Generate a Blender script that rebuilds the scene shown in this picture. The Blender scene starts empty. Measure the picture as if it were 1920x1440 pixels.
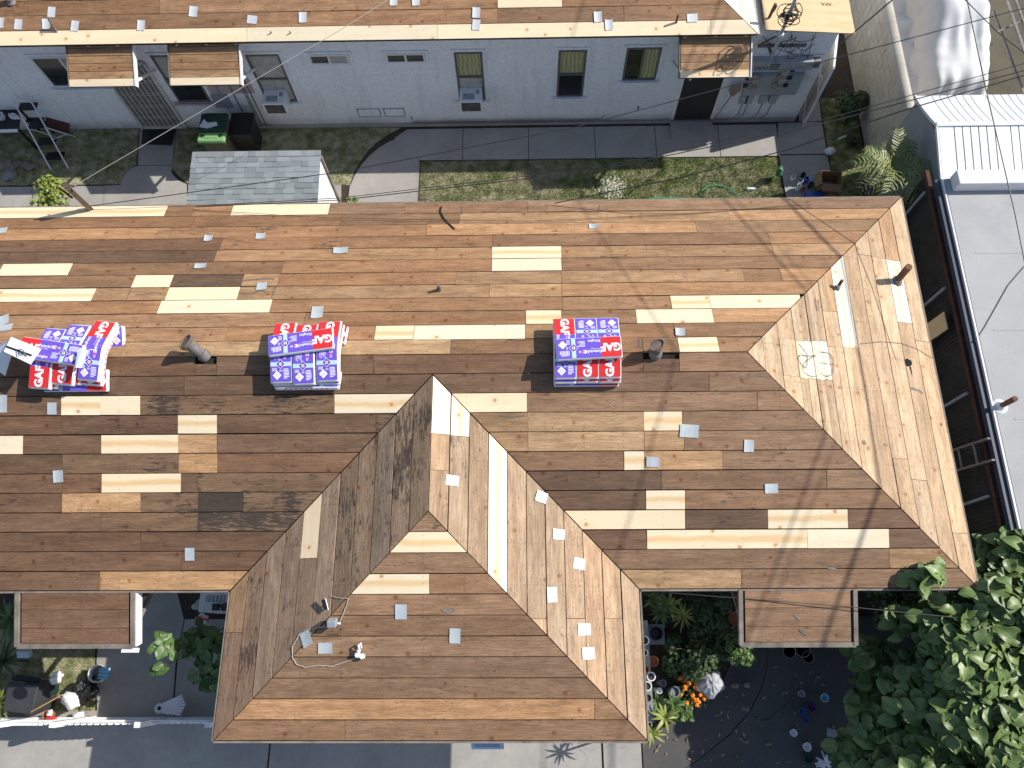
import bpy, bmesh, math, random
import numpy as np
from mathutils import Vector, Matrix
random.seed(7); rng = np.random.default_rng(7)
SC = bpy.context.scene; COL = SC.collection
# ------------------------------------------------------------------ camera, sky, sun
ZE = 3.0                                  # eave height of the front house
CAM = Vector((0, 0, 15.2)); FPX = 1421.4
RC = (Matrix.Rotation(0.05184, 3, 'Z') @ Matrix.Rotation(0.33782, 3, 'X') @ Matrix.Rotation(-0.05673, 3, 'Z'))
cam = bpy.data.cameras.new('camera'); cam.sensor_width = 36; cam.lens = FPX / 1920 * 36
cam.clip_start = 0.1; cam.clip_end = 400
co = bpy.data.objects.new('camera', cam); co.matrix_world = Matrix.Translation(CAM) @ RC.to_4x4()
COL.objects.link(co); SC.camera = co
AZ, EL = math.radians(16.5), math.radians(40.5)
W = bpy.data.worlds.new('World'); SC.world = W; W.use_nodes = True
sky = W.node_tree.nodes.new('ShaderNodeTexSky'); sky.sky_type = 'NISHITA'; sky.sun_disc = False
sky.sun_elevation = EL; sky.sun_rotation = math.pi / 2 - AZ
W.node_tree.links.new(sky.outputs[0], W.node_tree.nodes['Background'].inputs[0])
W.node_tree.nodes['Background'].inputs[1].default_value = 0.122
sl = bpy.data.lights.new('sun', 'SUN'); sl.energy = 5.0; sl.angle = math.radians(0.5); sl.color = (1, .955, .88)
so = bpy.data.objects.new('sun', sl); COL.objects.link(so)
SUN = Vector((math.cos(EL) * math.cos(AZ), math.cos(EL) * math.sin(AZ), math.sin(EL)))
so.rotation_euler = SUN.to_track_quat('Z', 'Y').to_euler(); so.location = (20, 8, 20)
SC.view_settings.view_transform = 'Standard'; SC.view_settings.look = 'None'
SC.view_settings.exposure = 0.07; SC.view_settings.gamma = 1; SC.view_settings.use_curve_mapping = False

# ------------------------------------------------------------------ survey helpers (photo pixel -> point on a known plane)
def ray(u, v):
    return (RC @ Vector(((u - 960) / FPX, -(v - 720) / FPX, -1))).normalized()
def A(u, v, z=0.0):
    d = ray(u, v); return CAM + d * ((z - CAM.z) / d.z)
def onp(u, v, p0, n):
    d = ray(u, v); n = Vector(n); return CAM + d * ((Vector(p0) - CAM).dot(n) / d.dot(n))
def pix(P):
    c = RC.transposed() @ (Vector(P) - CAM); return (960 + FPX * c.x / -c.z, 720 - FPX * c.y / -c.z)

# ------------------------------------------------------------------ mesh helpers
def tag(o, label=None, cat=None, group=None, kind=None):
    if label: o['label'] = label
    if cat: o['category'] = cat
    if group: o['group'] = group
    if kind: o['kind'] = kind
    return o
def thing(name, loc, label, cat, group=None, rz=0.0):
    o = bpy.data.objects.new(name, None); COL.objects.link(o); o.empty_display_size = .1
    o.location = loc; o.rotation_euler = (0, 0, rz)
    return tag(o, label, cat, group)
class MB:
    def __init__(s): s.v = []; s.f = []; s.m = []; s.uv = None; s.mi = 0
    def add(s, vs, fs):
        b = len(s.v); s.v += [tuple(p) for p in vs]; s.f += [tuple(i + b for i in f) for f in fs]; s.m += [s.mi] * len(fs); return s
    def box(s, c, d, rz=0.0, M=None):
        hx, hy, hz = d[0] / 2, d[1] / 2, d[2] / 2
        p = [Vector((x * hx, y * hy, z * hz)) for z in (-1, 1) for y in (-1, 1) for x in (-1, 1)]
        R = M if M is not None else Matrix.Rotation(rz, 3, 'Z'); c = Vector(c)
        return s.add([R @ q + c for q in p], [(0, 2, 3, 1), (4, 5, 7, 6), (0, 1, 5, 4), (2, 6, 7, 3), (0, 4, 6, 2), (1, 3, 7, 5)])
    def bar(s, a, b, w, h):
        a = Vector(a); b = Vector(b); d = b - a; L = d.length; q = d.to_track_quat('X', 'Z').to_matrix()
        return s.box((a + b) / 2, (L, w, h), M=q)
    def prism(s, poly, z0, z1):
        n = len(poly)
        if sum(poly[i][0] * poly[(i + 1) % n][1] - poly[(i + 1) % n][0] * poly[i][1] for i in range(n)) < 0: poly = poly[::-1]
        vs = [(p[0], p[1], z0) for p in poly] + [(p[0], p[1], z1) for p in poly]
        return s.add(vs, [tuple(range(n))[::-1], tuple(range(n, 2 * n))] + [(i, (i + 1) % n, n + (i + 1) % n, n + i) for i in range(n)])
    def slab3(s, pts, off):      # polygon in space extruded by a vector
        n = len(pts); off = Vector(off); pts = [Vector(p) for p in pts]
        nn = (pts[1] - pts[0]).cross(pts[2] - pts[0])
        if nn.dot(off) < 0: pts = pts[::-1]
        return s.add(pts + [p + off for p in pts], [tuple(range(n))[::-1], tuple(range(n, 2 * n))] + [(i, (i + 1) % n, n + (i + 1) % n, n + i) for i in range(n)])
    def tube(s, pts, r, n=8, cap=True, r2=None):
        pts = [Vector(p) for p in pts]; k = len(pts); vs = []; up = Vector((0.13, .21, 1)).normalized()
        for i, p in enumerate(pts):
            t = (pts[min(i + 1, k - 1)] - pts[max(i - 1, 0)]).normalized()
            if abs(t.dot(up)) > .97: a = t.cross(Vector((1, 0, 0))).normalized()
            else: a = t.cross(up).normalized()
            b = t.cross(a); rr = r if r2 is None else r + (r2 - r) * i / (k - 1)
            for j in range(n):
                an = 2 * math.pi * j / n; vs.append(p + a * (math.cos(an) * rr) + b * (math.sin(an) * rr))
        fs = [(i * n + j, i * n + (j + 1) % n, (i + 1) * n + (j + 1) % n, (i + 1) * n + j) for i in range(k - 1) for j in range(n)]
        fs = [f[::-1] for f in fs]
        if cap: fs += [tuple(range(n)), tuple(range((k - 1) * n, k * n))[::-1]]
        return s.add(vs, fs)
    def lathe(s, prof, c, n=16, M=None, sx=1.0, sy=1.0):
        c = Vector(c); R = M or Matrix.Identity(3); vs = []
        for r, z in prof:
            for j in range(n):
                a = 2 * math.pi * j / n; vs.append(R @ Vector((r * math.cos(a) * sx, r * math.sin(a) * sy, z)) + c)
        k = len(prof)
        fs = [(i * n + j, i * n + (j + 1) % n, (i + 1) * n + (j + 1) % n, (i + 1) * n + j) for i in range(k - 1) for j in range(n)]
        if prof[0][0] > 1e-4: fs.append(tuple(range(n))[::-1])
        if prof[-1][0] > 1e-4: fs.append(tuple(range((k - 1) * n, k * n)))
        return s.add(vs, fs)
    def grid(s, fn, nu, nv):
        vs = [fn(i / (nu - 1), j / (nv - 1)) for j in range(nv) for i in range(nu)]
        return s.add(vs, [(j * nu + i, j * nu + i + 1, (j + 1) * nu + i + 1, (j + 1) * nu + i) for j in range(nv - 1) for i in range(nu - 1)])
    def mesh(s, name, mats, o=(0, 0, 0)):
        me = bpy.data.meshes.new(name); o = Vector(o)
        me.from_pydata([Vector(p) - o for p in s.v], [], s.f)
        for m in (mats if isinstance(mats, (list, tuple)) else [mats]): me.materials.append(m)
        if any(s.m): me.polygons.foreach_set('material_index', s.m)
        return me
    def build(s, name, mats, parent=None, origin=None, smooth=False, bevel=0.0, kind=None, loc=None):
        if origin is None:
            origin = Vector((0, 0, 0)); q = parent
            while q is not None: origin += q.location; q = q.parent
        me = s.mesh(name, mats, origin)
        if smooth:
            me.polygons.foreach_set('use_smooth', [True] * len(me.polygons))
            try: me.set_sharp_from_angle(angle=math.radians(40))
            except Exception: pass
        ob = bpy.data.objects.new(name, me); COL.objects.link(ob)
        if parent is not None: ob.parent = parent
        if loc is not None: ob.location = loc
        if bevel:
            m = ob.modifiers.new('bevel', 'BEVEL'); m.width = bevel; m.segments = 2; m.limit_method = 'ANGLE'
        if kind: ob['kind'] = kind
        return ob
def blob(c, r, seed=0, n=10, amp=.25, sz=1.0):
    bm = bmesh.new(); bmesh.ops.create_icosphere(bm, subdivisions=3, radius=1)
    rs = random.Random(seed); ph = [(Vector((rs.uniform(-1, 1), rs.uniform(-1, 1), rs.uniform(-1, 1))) * 5, rs.uniform(0, 6)) for _ in range(6)]
    for v in bm.verts:
        k = 1 + amp * sum(math.sin(v.co.dot(a) + b) for a, b in ph) / 3
        v.co = Vector((v.co.x * r[0], v.co.y * r[1], v.co.z * r[2])) * k + Vector(c)
    vs = [v.co.copy() for v in bm.verts]; fs = [tuple(x.index for x in f.verts) for f in bm.faces]; bm.free()
    return vs, fs

_txt = {}
def text_geo(s, size, bold=0.0):
    key = (s, size, bold)
    if key in _txt: return _txt[key]
    cu = bpy.data.curves.new('t', 'FONT'); cu.body = s; cu.size = size; cu.offset = bold; cu.align_x = 'CENTER'; cu.align_y = 'CENTER'; cu.resolution_u = 2
    ob = bpy.data.objects.new('t', cu); COL.objects.link(ob); bpy.context.view_layer.update()
    me = bpy.data.meshes.new_from_object(ob.evaluated_get(bpy.context.evaluated_depsgraph_get()))
    r = ([v.co.copy() for v in me.vertices], [tuple(p.vertices) for p in me.polygons])
    bpy.data.objects.remove(ob); bpy.data.curves.remove(cu); bpy.data.meshes.remove(me); _txt[key] = r; return r
def put_text(o, s, size, x, y, z, rot=0.0, bold=0.0, sx=1.0):
    vs, fs = text_geo(s, size, bold); c_, s_ = math.cos(rot), math.sin(rot)
    o.add([(x + c_ * v.x * sx - s_ * v.y, y + s_ * v.x * sx + c_ * v.y, z) for v in vs], fs)

# ------------------------------------------------------------------ materials
class NT:
    def __init__(s, name):
        s.mat = bpy.data.materials.new(name); s.mat.use_nodes = True; s.t = s.mat.node_tree
        s.b = s.t.nodes['Principled BSDF']
    def n(s, typ, ins=None, out=0, **props):
        nd = s.t.nodes.new(typ)
        for k, v in props.items(): setattr(nd, k, v)
        for k, v in (ins or {}).items(): s.put(nd.inputs[k], v)
        return nd.outputs[out]
    def put(s, sock, v):
        if isinstance(v, bpy.types.NodeSocket): s.t.links.new(v, sock)
        elif isinstance(v, (tuple, list)) and len(v) == 3 and sock.type == 'RGBA': sock.default_value = (*v, 1)
        else: sock.default_value = v
    def m(s, op, a, b=0.0, c=0.0, clamp=False):
        return s.n('ShaderNodeMath', {0: a, 1: b, 2: c}, operation=op, use_clamp=clamp)
    def vm(s, op, a, b): return s.n('ShaderNodeVectorMath', {0: a, 1: b}, operation=op)
    def mix(s, f, a, b, mode='MIX'):
        nd = s.t.nodes.new('ShaderNodeMix'); nd.data_type = 'RGBA'; nd.blend_type = mode
        s.put(nd.inputs[0], f); s.put(nd.inputs[6], a); s.put(nd.inputs[7], b); return nd.outputs[2]
    def noise(s, vec, scale, detail=3, rough=.55, dist=0):
        return s.n('ShaderNodeTexNoise', {'Vector': vec, 'Scale': scale, 'Detail': detail, 'Roughness': rough, 'Distortion': dist})
    def rmp(s, x, lo, hi, a=0.0, b=1.0):
        return s.n('ShaderNodeMapRange', {'Value': x, 'From Min': lo, 'From Max': hi, 'To Min': a, 'To Max': b}, clamp=True)
    def obj(s): return s.n('ShaderNodeTexCoord', out=3)
    def pos(s): return s.n('ShaderNodeNewGeometry', out=0)
    def fin(s, base=None, rough=.7, metal=0.0, bump=None, bs=.3, bd=.01, **kw):
        if base is not None: s.put(s.b.inputs['Base Color'], base)
        s.put(s.b.inputs['Roughness'], rough); s.put(s.b.inputs['Metallic'], metal)
        for k, v in kw.items(): s.put(s.b.inputs[k.replace('_', ' ')], v)
        if bump is not None:
            s.put(s.b.inputs['Normal'], s.n('ShaderNodeBump', {'Height': bump, 'Strength': bs, 'Distance': bd}))
        return s.mat
def scl(c, k): return tuple(x * k for x in c)
def mottled(name, c, var=.25, sc=3.0, fine=40, rough=.75, metal=0.0, bs=.25, bd=.004, dirt=None, dirtamt=.5, dsc=1.2):
    t = NT(name); p = t.pos()
    a = t.noise(p, sc, 5); b = t.noise(p, fine, 3)
    k = t.m('ADD', t.rmp(a, .3, .7, 1 - var, 1 + var), t.rmp(b, .3, .7, -var * .4, var * .4))
    base = t.mix(1.0, t.n('ShaderNodeRGB'), (1, 1, 1), 'MULTIPLY')
    comb = t.n('ShaderNodeCombineColor', {0: k, 1: k, 2: k})
    base = t.mix(1.0, comb, c, 'MULTIPLY')
    if dirt: base = t.mix(t.m('MULTIPLY', t.rmp(t.noise(p, dsc, 6, .65), .5, .72), dirtamt), base, dirt)
    return t.fin(base, rough, metal, b, bs, bd)
def wood_mat(name, plain=False):
    t = NT(name)
    uv = t.n('ShaderNodeUVMap'); oi = t.t.nodes.new('ShaderNodeObjectInfo')
    rnd, col, age = oi.outputs['Random'], oi.outputs['Color'], oi.outputs['Alpha']
    off = t.n('ShaderNodeCombineXYZ', {0: t.m('MULTIPLY', rnd, 53.1), 1: t.m('MULTIPLY', rnd, 31.7), 2: 0.0})
    c = t.vm('ADD', uv, off)
    grain = t.noise(t.vm('MULTIPLY', c, (2.0, 70, 1)), 1, 5, .65)
    broad = t.noise(t.vm('MULTIPLY', c, (.8, 6, 1)), 1, 3)
    warp = t.noise(t.vm('MULTIPLY', c, (1.2, 3.5, 1)), 1, 2)
    y = t.n('ShaderNodeSeparateXYZ', {0: c}, 1)
    ring = t.m('SINE', t.m('MULTIPLY', t.m('ADD', t.m('MULTIPLY', y, 18), t.m('MULTIPLY', warp, 9)), 6.0))
    old = t.rmp(age, .02, .15)
    gk = t.m('MULTIPLY', t.rmp(grain, .25, .75, .60, 1.34), t.rmp(broad, .25, .75, .74, 1.22))
    nk = t.m('MULTIPLY', t.rmp(grain, .25, .75, .94, 1.05), t.rmp(broad, .3, .7, .93, 1.03))
    k = t.m('MULTIPLY_ADD', t.m('SUBTRACT', gk, nk), old, nk)
    k = t.m('MULTIPLY', k, t.m('MULTIPLY_ADD', ring, t.m('MULTIPLY_ADD', old, .045, .02), 1.0))
    vo = t.t.nodes.new('ShaderNodeTexVoronoi'); vo.voronoi_dimensions = '2D'; vo.inputs['Scale'].default_value = 2.2
    t.put(vo.inputs['Vector'], t.vm('ADD', c, t.vm('MULTIPLY', t.n('ShaderNodeTexNoise', {'Vector': c, 'Scale': 9.0}, 1), (.05, .04, 0))))
    cr = t.n('ShaderNodeSeparateColor', {0: vo.outputs['Color']}, 0)
    kn = t.m('MULTIPLY', t.rmp(vo.outputs['Distance'], .045, .085, 1, 0), t.m('GREATER_THAN', cr, .62))
    kr = t.m('MULTIPLY', t.rmp(vo.outputs['Distance'], .08, .2, 1, 0), t.m('GREATER_THAN', cr, .62))
    k3 = t.n('ShaderNodeCombineColor', {0: k, 1: t.m('POWER', k, 1.12), 2: t.m('POWER', k, 1.3)})
    base = t.mix(1.0, col, k3, 'MULTIPLY')
    base = t.mix(t.m('MULTIPLY', kr, .35), base, t.mix(1.0, base, (1.0, .8, .64), 'MULTIPLY'))
    hw = t.m('MULTIPLY', t.rmp(t.m('ABSOLUTE', t.m('ADD', t.m('SUBTRACT', t.n('ShaderNodeSeparateXYZ', {0: uv}, 1), .15), t.m('MULTIPLY', t.m('SUBTRACT', warp, .5), .12))), .02, .065, 1, 0), t.m('SUBTRACT', 1.0, old))
    hw = t.m('MULTIPLY', hw, t.m('GREATER_THAN', t.m('FRACT', t.m('MULTIPLY', rnd, 7.3)), .45))
    base = t.mix(t.m('MULTIPLY', hw, .85), base, t.mix(1.0, base, (.88, .72, .52), 'MULTIPLY'))
    base = t.mix(t.m('MULTIPLY', kn, .75), base, t.mix(1.0, base, (.52, .38, .28), 'MULTIPLY'))
    # weathering only on the old boards: felt flecks, tar smears, nail rows along the rafters
    fl = t.noise(t.vm('MULTIPLY', c, (16, 42, 1)), 1, 4, .75)
    fm = t.noise(c, 2.6, 3)
    bl = t.noise(t.vm('MULTIPLY', c, (3.2, 9, 1)), 1, 4, .6)
    base = t.mix(t.m('MULTIPLY', t.rmp(bl, .42, .68), t.m('MULTIPLY', old, .42)), base, t.mix(1.0, base, (.48, .46, .46), 'MULTIPLY'))
    fleck = t.m('MULTIPLY', t.rmp(fl, .575, .63), t.rmp(fm, .36, .6))
    base = t.mix(t.m('MULTIPLY', t.m('MULTIPLY', fleck, old), .85), base, (.03, .024, .02))
    pale = t.m('MULTIPLY', t.rmp(t.noise(t.vm('MULTIPLY', c, (5, 35, 1)), 1.3, 5, .7), .62, .74), old)
    base = t.mix(t.m('MULTIPLY', pale, .35), base, (.62, .42, .25))
    tn = t.m('ADD', t.noise(t.vm('MULTIPLY', c, (5, 26, 1)), 1, 8, .75), t.m('MULTIPLY', t.m('SUBTRACT', t.noise(c, 1.1, 3), .5), .7))
    thr = t.m('MULTIPLY_ADD', age, -.36, .81)
    tar = t.m('MULTIPLY', t.m('MULTIPLY', t.m('SUBTRACT', tn, thr), 14.0, clamp=True), old, clamp=True)
    base = t.mix(t.m('MULTIPLY', tar, .78), base, (.022, .02, .02))
    u0 = t.n('ShaderNodeSeparateXYZ', {0: uv}, 0); v0 = t.n('ShaderNodeSeparateXYZ', {0: uv}, 1)
    du = t.m('MULTIPLY', t.m('ABSOLUTE', t.m('SUBTRACT', t.m('FRACT', t.m('DIVIDE', u0, .61)), .5)), .61)
    du = t.m('ADD', du, t.m('MULTIPLY', t.m('SUBTRACT', t.noise(c, 14), .5), .03))
    dv = t.m('MULTIPLY', t.m('ABSOLUTE', t.m('SUBTRACT', t.m('FRACT', t.m('DIVIDE', v0, .1)), .5)), .1)
    dd = t.m('SQRT', t.m('ADD', t.m('POWER', du, 2), t.m('POWER', dv, 2)))
    base = t.mix(t.m('MULTIPLY', t.rmp(dd, .005, .010, 1, 0), .45), base, (.03, .025, .022))
    base = t.mix(t.m('MULTIPLY', t.m('MULTIPLY', t.rmp(du, .004, .02, 1, 0), old), t.rmp(fm, .4, .7, 0, .16)), base, (.05, .035, .025))
    h = t.m('ADD', grain, t.m('MULTIPLY', tar, .3))
    return t.fin(base, .72, 0, h, .35, .004)
WOOD = wood_mat('weathered_board')
def plain(name, c, rough=.5, metal=0.0, **kw):
    return NT(name).fin(c, rough, metal, **kw)
def dusty(name, c, rough=.55, var=.2, **kw):
    return mottled(name, c, var, 4, 60, rough, **kw)
STUCCO = mottled('white_stucco', (.66, .71, .80), .07, 1.5, 30, .9, bs=.6, bd=.012, dirt=(.42, .45, .52), dirtamt=.35, dsc=.8)
def stucco():
    t = NT('painted_stucco'); p = t.pos(); z = t.n('ShaderNodeSeparateXYZ', {0: p}, 2)
    a = t.noise(p, 1.3, 5, .6); f = t.noise(p, 34, 4, .6); st = t.noise(t.vm('MULTIPLY', p, (5, 5, .5)), 1, 4)
    base = t.mix(t.rmp(a, .35, .7, 0, .5), (.93, .94, .96), (.82, .85, .90))
    base = t.mix(t.m('MULTIPLY', t.rmp(st, .55, .75), .3), base, (.42, .42, .42))
    base = t.mix(t.m('MULTIPLY', t.rmp(z, .35, 0, 0, 1), t.rmp(a, .3, .6, .3, .8)), base, (.30, .27, .25))
    base = t.mix(t.rmp(f, .35, .52, .3, 0), base, (.40, .44, .52)); base = t.mix(t.rmp(t.noise(p, 11, 4, .7), .46, .62, 0, .18), base, (.36, .39, .46))
    return t.fin(base, .9, 0, f, .8, .02)
STUCCO = stucco()
def concrete():
    t = NT('concrete'); p = t.pos(); a = t.noise(p, .9, 6, .65); b = t.noise(p, 9, 5, .7); f = t.noise(p, 90, 2)
    base = t.mix(t.rmp(a, .3, .7), (.43, .405, .37), (.31, .29, .265))
    base = t.mix(t.m('MULTIPLY', t.rmp(b, .5, .75), .35), base, (.24, .22, .20))
    base = t.mix(t.rmp(f, .3, .7, .1, 0), base, (.2, .2, .2))
    v = t.n('ShaderNodeTexVoronoi', {'Vector': t.vm('ADD', p, t.vm('MULTIPLY', t.n('ShaderNodeTexNoise', {'Vector': p, 'Scale': 2.5}, 1), (.9, .9, 0))), 'Scale': .42}, feature='DISTANCE_TO_EDGE')
    base = t.mix(t.m('MULTIPLY', t.rmp(v, .0, .004, .55, 0), t.rmp(t.noise(p, .35, 2), .56, .6)), base, (.08, .075, .07))
    return t.fin(base, .85, 0, b, .2, .01)
CONC = concrete()
def soil():
    t = NT('soil'); p = t.pos(); a = t.noise(p, 2.5, 6, .7); b = t.noise(p, 45, 4, .7)
    base = t.mix(t.rmp(a, .3, .7), (.085, .06, .042), (.045, .034, .026))
    base = t.mix(t.rmp(b, .58, .7, 0, .6), base, (.2, .16, .11))
    return t.fin(base, .95, 0, b, .6, .03)
SOIL = soil()
def turf(name, blades):
    t = NT(name); p = t.pos(); a = t.noise(p, .75, 4, .6); b = t.noise(p, 5, 4, .6); f = t.noise(p, 50, 3, .7)
    x = t.n('ShaderNodeSeparateXYZ', {0: p}, 0)
    dry = t.m('ADD', t.rmp(x, 3.2, 0.2, 0, .32), t.rmp(a, .35, .65, -.1, .55))
    dry = t.m('ADD', dry, t.rmp(b, .35, .65, -.35, .35), clamp=True)
    g = t.mix(t.rmp(b, .35, .65), (.14, .20, .05), (.25, .30, .085))
    d = t.mix(t.rmp(b, .35, .65), (.50, .45, .28), (.64, .58, .39))
    base = t.mix(dry, g, d)
    base = t.mix(t.rmp(f, .4, .65, 0, .55), base, (.045, .04, .02))
    return t.fin(base, .8, 0, f, .8 if not blades else .0, .03)
TURF = turf('turf', False); BLADE = turf('grass_blade', True)
def leafmat(name, a, b, vein=(.3, .42, .12), rough=.45, tr=.12):
    t = NT(name); oi = t.t.nodes.new('ShaderNodeObjectInfo'); p = t.pos()
    k = t.m('ADD', t.m('MULTIPLY', oi.outputs['Random'], .6), t.rmp(t.noise(p, 3, 3), .3, .7, 0, .5), clamp=True)
    base = t.mix(k, a, b)
    uv = t.n('ShaderNodeUVMap'); u = t.n('ShaderNodeSeparateXYZ', {0: uv}, 0); v = t.n('ShaderNodeSeparateXYZ', {0: uv}, 1)
    au = t.m('ABSOLUTE', t.m('SUBTRACT', u, .5))
    mid = t.rmp(au, .012, .03, 1, 0)
    side = t.m('FRACT', t.m('MULTIPLY', t.m('SUBTRACT', v, t.m('MULTIPLY', au, .9)), 6.0))
    sd = t.m('MULTIPLY', t.rmp(t.m('ABSOLUTE', t.m('SUBTRACT', side, .5)), .03, .1, 1, 0), .6)
    base = t.mix(t.m('MAXIMUM', mid, sd), base, t.mix(.55, base, vein))
    base = t.mix(t.rmp(t.noise(p, 30, 3), .62, .75, 0, .35), base, (.12, .09, .03))
    return t.fin(base, rough, 0, side, .25, .01, Transmission_Weight=0.0, Subsurface_Weight=0.0)
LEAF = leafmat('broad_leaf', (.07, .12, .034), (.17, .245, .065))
LEAF2 = leafmat('glossy_leaf', (.035, .085, .02), (.09, .16, .035))
LEAFY = leafmat('yellow_leaf', (.13, .2, .03), (.30, .34, .06), (.5, .5, .15))
LEAFP = leafmat('palm_leaf', (.13, .16, .05), (.30, .33, .11), (.20, .24, .09))
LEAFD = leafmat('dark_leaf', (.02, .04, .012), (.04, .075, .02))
GALV = mottled('galvanised_sheet', (.56, .60, .61), .08, 6, 60, .5, .25)
GALVW = mottled('bright_galvanised_sheet', (.66, .68, .69), .06, 6, 60, .5, .1)
WMETAL = mottled('white_painted_metal', (.72, .73, .75), .07, 2, 30, .45, bs=.05, dirt=(.5, .5, .5), dirtamt=.3)
RUST = mottled('rusted_pipe', (.17, .085, .055), .4, 9, 60, .85, .2, bs=.5)
GREYPIPE = mottled('grey_pipe', (.22, .20, .19), .3, 9, 60, .7, .4)
BLACK = plain('black_plastic', (.012, .012, .014), .45)
BLACKG = mottled('glossy_black_bag', (.012, .012, .013), .3, 9, 30, .22, bs=.8, bd=.03)
HOLE = plain('dark_gap', (.008, .007, .006), .95)
UNDER = mottled('shadowed_underlay', (.03, .022, .016), .3, rough=.95)
WIRE = plain('cable_sheath', (.03, .03, .032), .5); WIREL = plain('pale_cable', (.5, .47, .42), .5)
GLASS = plain('dark_window_glass', (.02, .022, .025), .08)
def curtain():
    t = NT('curtain'); p = t.pos(); x = t.n('ShaderNodeSeparateXYZ', {0: p}, 0)
    w = t.m('SINE', t.m('ADD', t.m('MULTIPLY', x, 70), t.m('MULTIPLY', t.noise(p, 3), 14)))
    return t.fin(t.mix(t.rmp(w, -1, 1), (.30, .29, .14), (.46, .44, .24)), .8, 0, w, .5, .01, Coat_Weight=.6, Coat_Roughness=.1)
CURT = curtain()
CURTG = mottled('grey_curtain', (.42, .42, .38), .2, 8, 30, .8, Coat_Weight=.6) if False else mottled('grey_curtain', (.42, .41, .37), .2, 8, 30, .8)
FRAMEW = plain('window_frame_white', (.72, .72, .72), .4); FRAMEB = plain('window_frame_bronze', (.13, .12, .115), .4)
TRIM = mottled('weathered_trim', (.24, .20, .165), .35, 5, 30, .9, dirt=(.07, .06, .055), dirtamt=.6, dsc=2.5)
WTRIM = mottled('white_trim', (.78, .78, .78), .1, 5, 30, .6)
PLASTW = mottled('white_plastic', (.78, .79, .82), .05, 4, 30, .35, bs=.3)
PURPLE = mottled('violet_print', (.17, .10, .62), .06, 5, 20, .3, bs=.3); RED = mottled('red_print', (.72, .035, .035), .06, 5, 20, .3, bs=.3)
LBLUE = plain('pale_blue_print', (.50, .72, .86), .3); WPRINT = plain('white_print', (.85, .85, .88), .35); VDARK = plain('dark_violet_print', (.09, .05, .36), .35)
GREY = mottled('grey_metal', (.36, .39, .43), .1, 5, 40, .5, .2)
GREYROOF = mottled('grey_membrane', (.41, .41, .41), .07, .8, 20, .85, bs=.15, dirt=(.30, .31, .33), dirtamt=.5, dsc=1.0)
def blockmat():
    t = NT('painted_block'); p = t.pos(); q = t.vm('MULTIPLY', p, (1, 1, 1)); y = t.n('ShaderNodeSeparateXYZ', {0: p}, 1); z = t.n('ShaderNodeSeparateXYZ', {0: p}, 2)
    f = t.noise(p, 14, 4, .6); a = t.noise(p, 1.5, 4)
    st = t.rmp(t.noise(t.vm('MULTIPLY', p, (1, 6, .5)), 1, 4), .5, .7, 0, .4)
    base = t.mix(t.rmp(a, .3, .7), (.50, .47, .40), (.40, .375, .32)); base = t.mix(st, base, (.24, .22, .19))
    return t.fin(base, .9, 0, f, .4, .02)
BLOCK = blockmat()
def shingle():
    t = NT('asphalt_shingle'); oi = t.t.nodes.new('ShaderNodeObjectInfo'); p = t.pos(); f = t.noise(p, 160, 2, .6)
    base = t.mix(oi.outputs['Random'], (.21, .235, .24), (.33, .36, .365))
    return t.fin(t.mix(t.rmp(f, .35, .65, 0, .35), base, (.12, .13, .14)), .95, 0, f, .3, .004)
SHING = shingle()
CARD = mottled('cardboard', (.33, .2, .10), .12, 4, 30, .85)
PLY = None
def ply():
    t = NT('plywood'); p = t.obj(); a = t.noise(t.vm('MULTIPLY', p, (1.3, 9, 1)), 1, 4); r = t.m('SINE', t.m('MULTIPLY', t.noise(t.vm('MULTIPLY', p, (1.2, 5, 1)), 1, 1), 55))
    base = t.mix(t.rmp(a, .3, .7), (.80, .60, .35), (.70, .50, .27)); base = t.mix(t.rmp(r, .2, 1, 0, .12), base, (.42, .24, .1))
    return t.fin(base, .7, 0, a, .2, .004)
PLY = ply()
def fabric():
    t = NT('cover_fabric'); p = t.pos(); f = t.noise(p, 3, 4)
    return t.fin(t.mix(t.rmp(f, .3, .7), (.76, .76, .76), (.66, .66, .66)), .75, 0, t.noise(p, 60, 2), .15, .005, Sheen_Weight=.2)
FABRIC = fabric(); BLOCKD = None
TERRA = mottled('terracotta', (.42, .14, .06), .2); GREENP = mottled('dark_green_plastic', (.018, .055, .04), .15, 3, 30, .45); LGREEN = mottled('pale_green_plastic', (.22, .42, .17), .12, 3, 30, .45)
BIN = mottled('dark_grey_plastic', (.045, .048, .052), .2, 3, 40, .6); HOSE = plain('green_hose', (.05, .42, .22), .4)
DARKCOR = mottled('dark_corrugated_sheet', (.038, .036, .032), .25, 3, 40, .8); RUSTB = mottled('rusty_beam', (.085, .032, .018), .35, 5, 40, .9)
ROCK = mottled('rock', (.22, .19, .155), .25, 6, 40, .95, bs=.6, bd=.02); ROCKG = mottled('grey_rock', (.2, .215, .23), .2, 6, 40, .95)
BLUE = plain('blue_plastic', (.03, .10, .38), .35); LBL = plain('pale_blue_liner', (.28, .52, .70), .5); ORANGE = plain('orange_flower', (.85, .24, .01), .6)
CREAM = mottled('powdered_plaster', (.72, .70, .58), .1, 12, 60, .95, bs=.8, bd=.02); MAUVE = mottled('faded_pink_paint', (.46, .36, .36), .12, 1.5, 40, .9, bs=.5, bd=.01)
DOORK = plain('dark_screen_door', (.02, .02, .022), .6); STONE = mottled('lattice_door_grey', (.56, .54, .48), .12)
SPRAYD = plain('stamp_ink', (.28, .18, .1), .8); SOLAR = plain('solar_cell', (.012, .018, .04), .15); PAINT = mottled('sprayed_paint', (.16, .18, .21), .3, 20, 80, .8)
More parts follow.
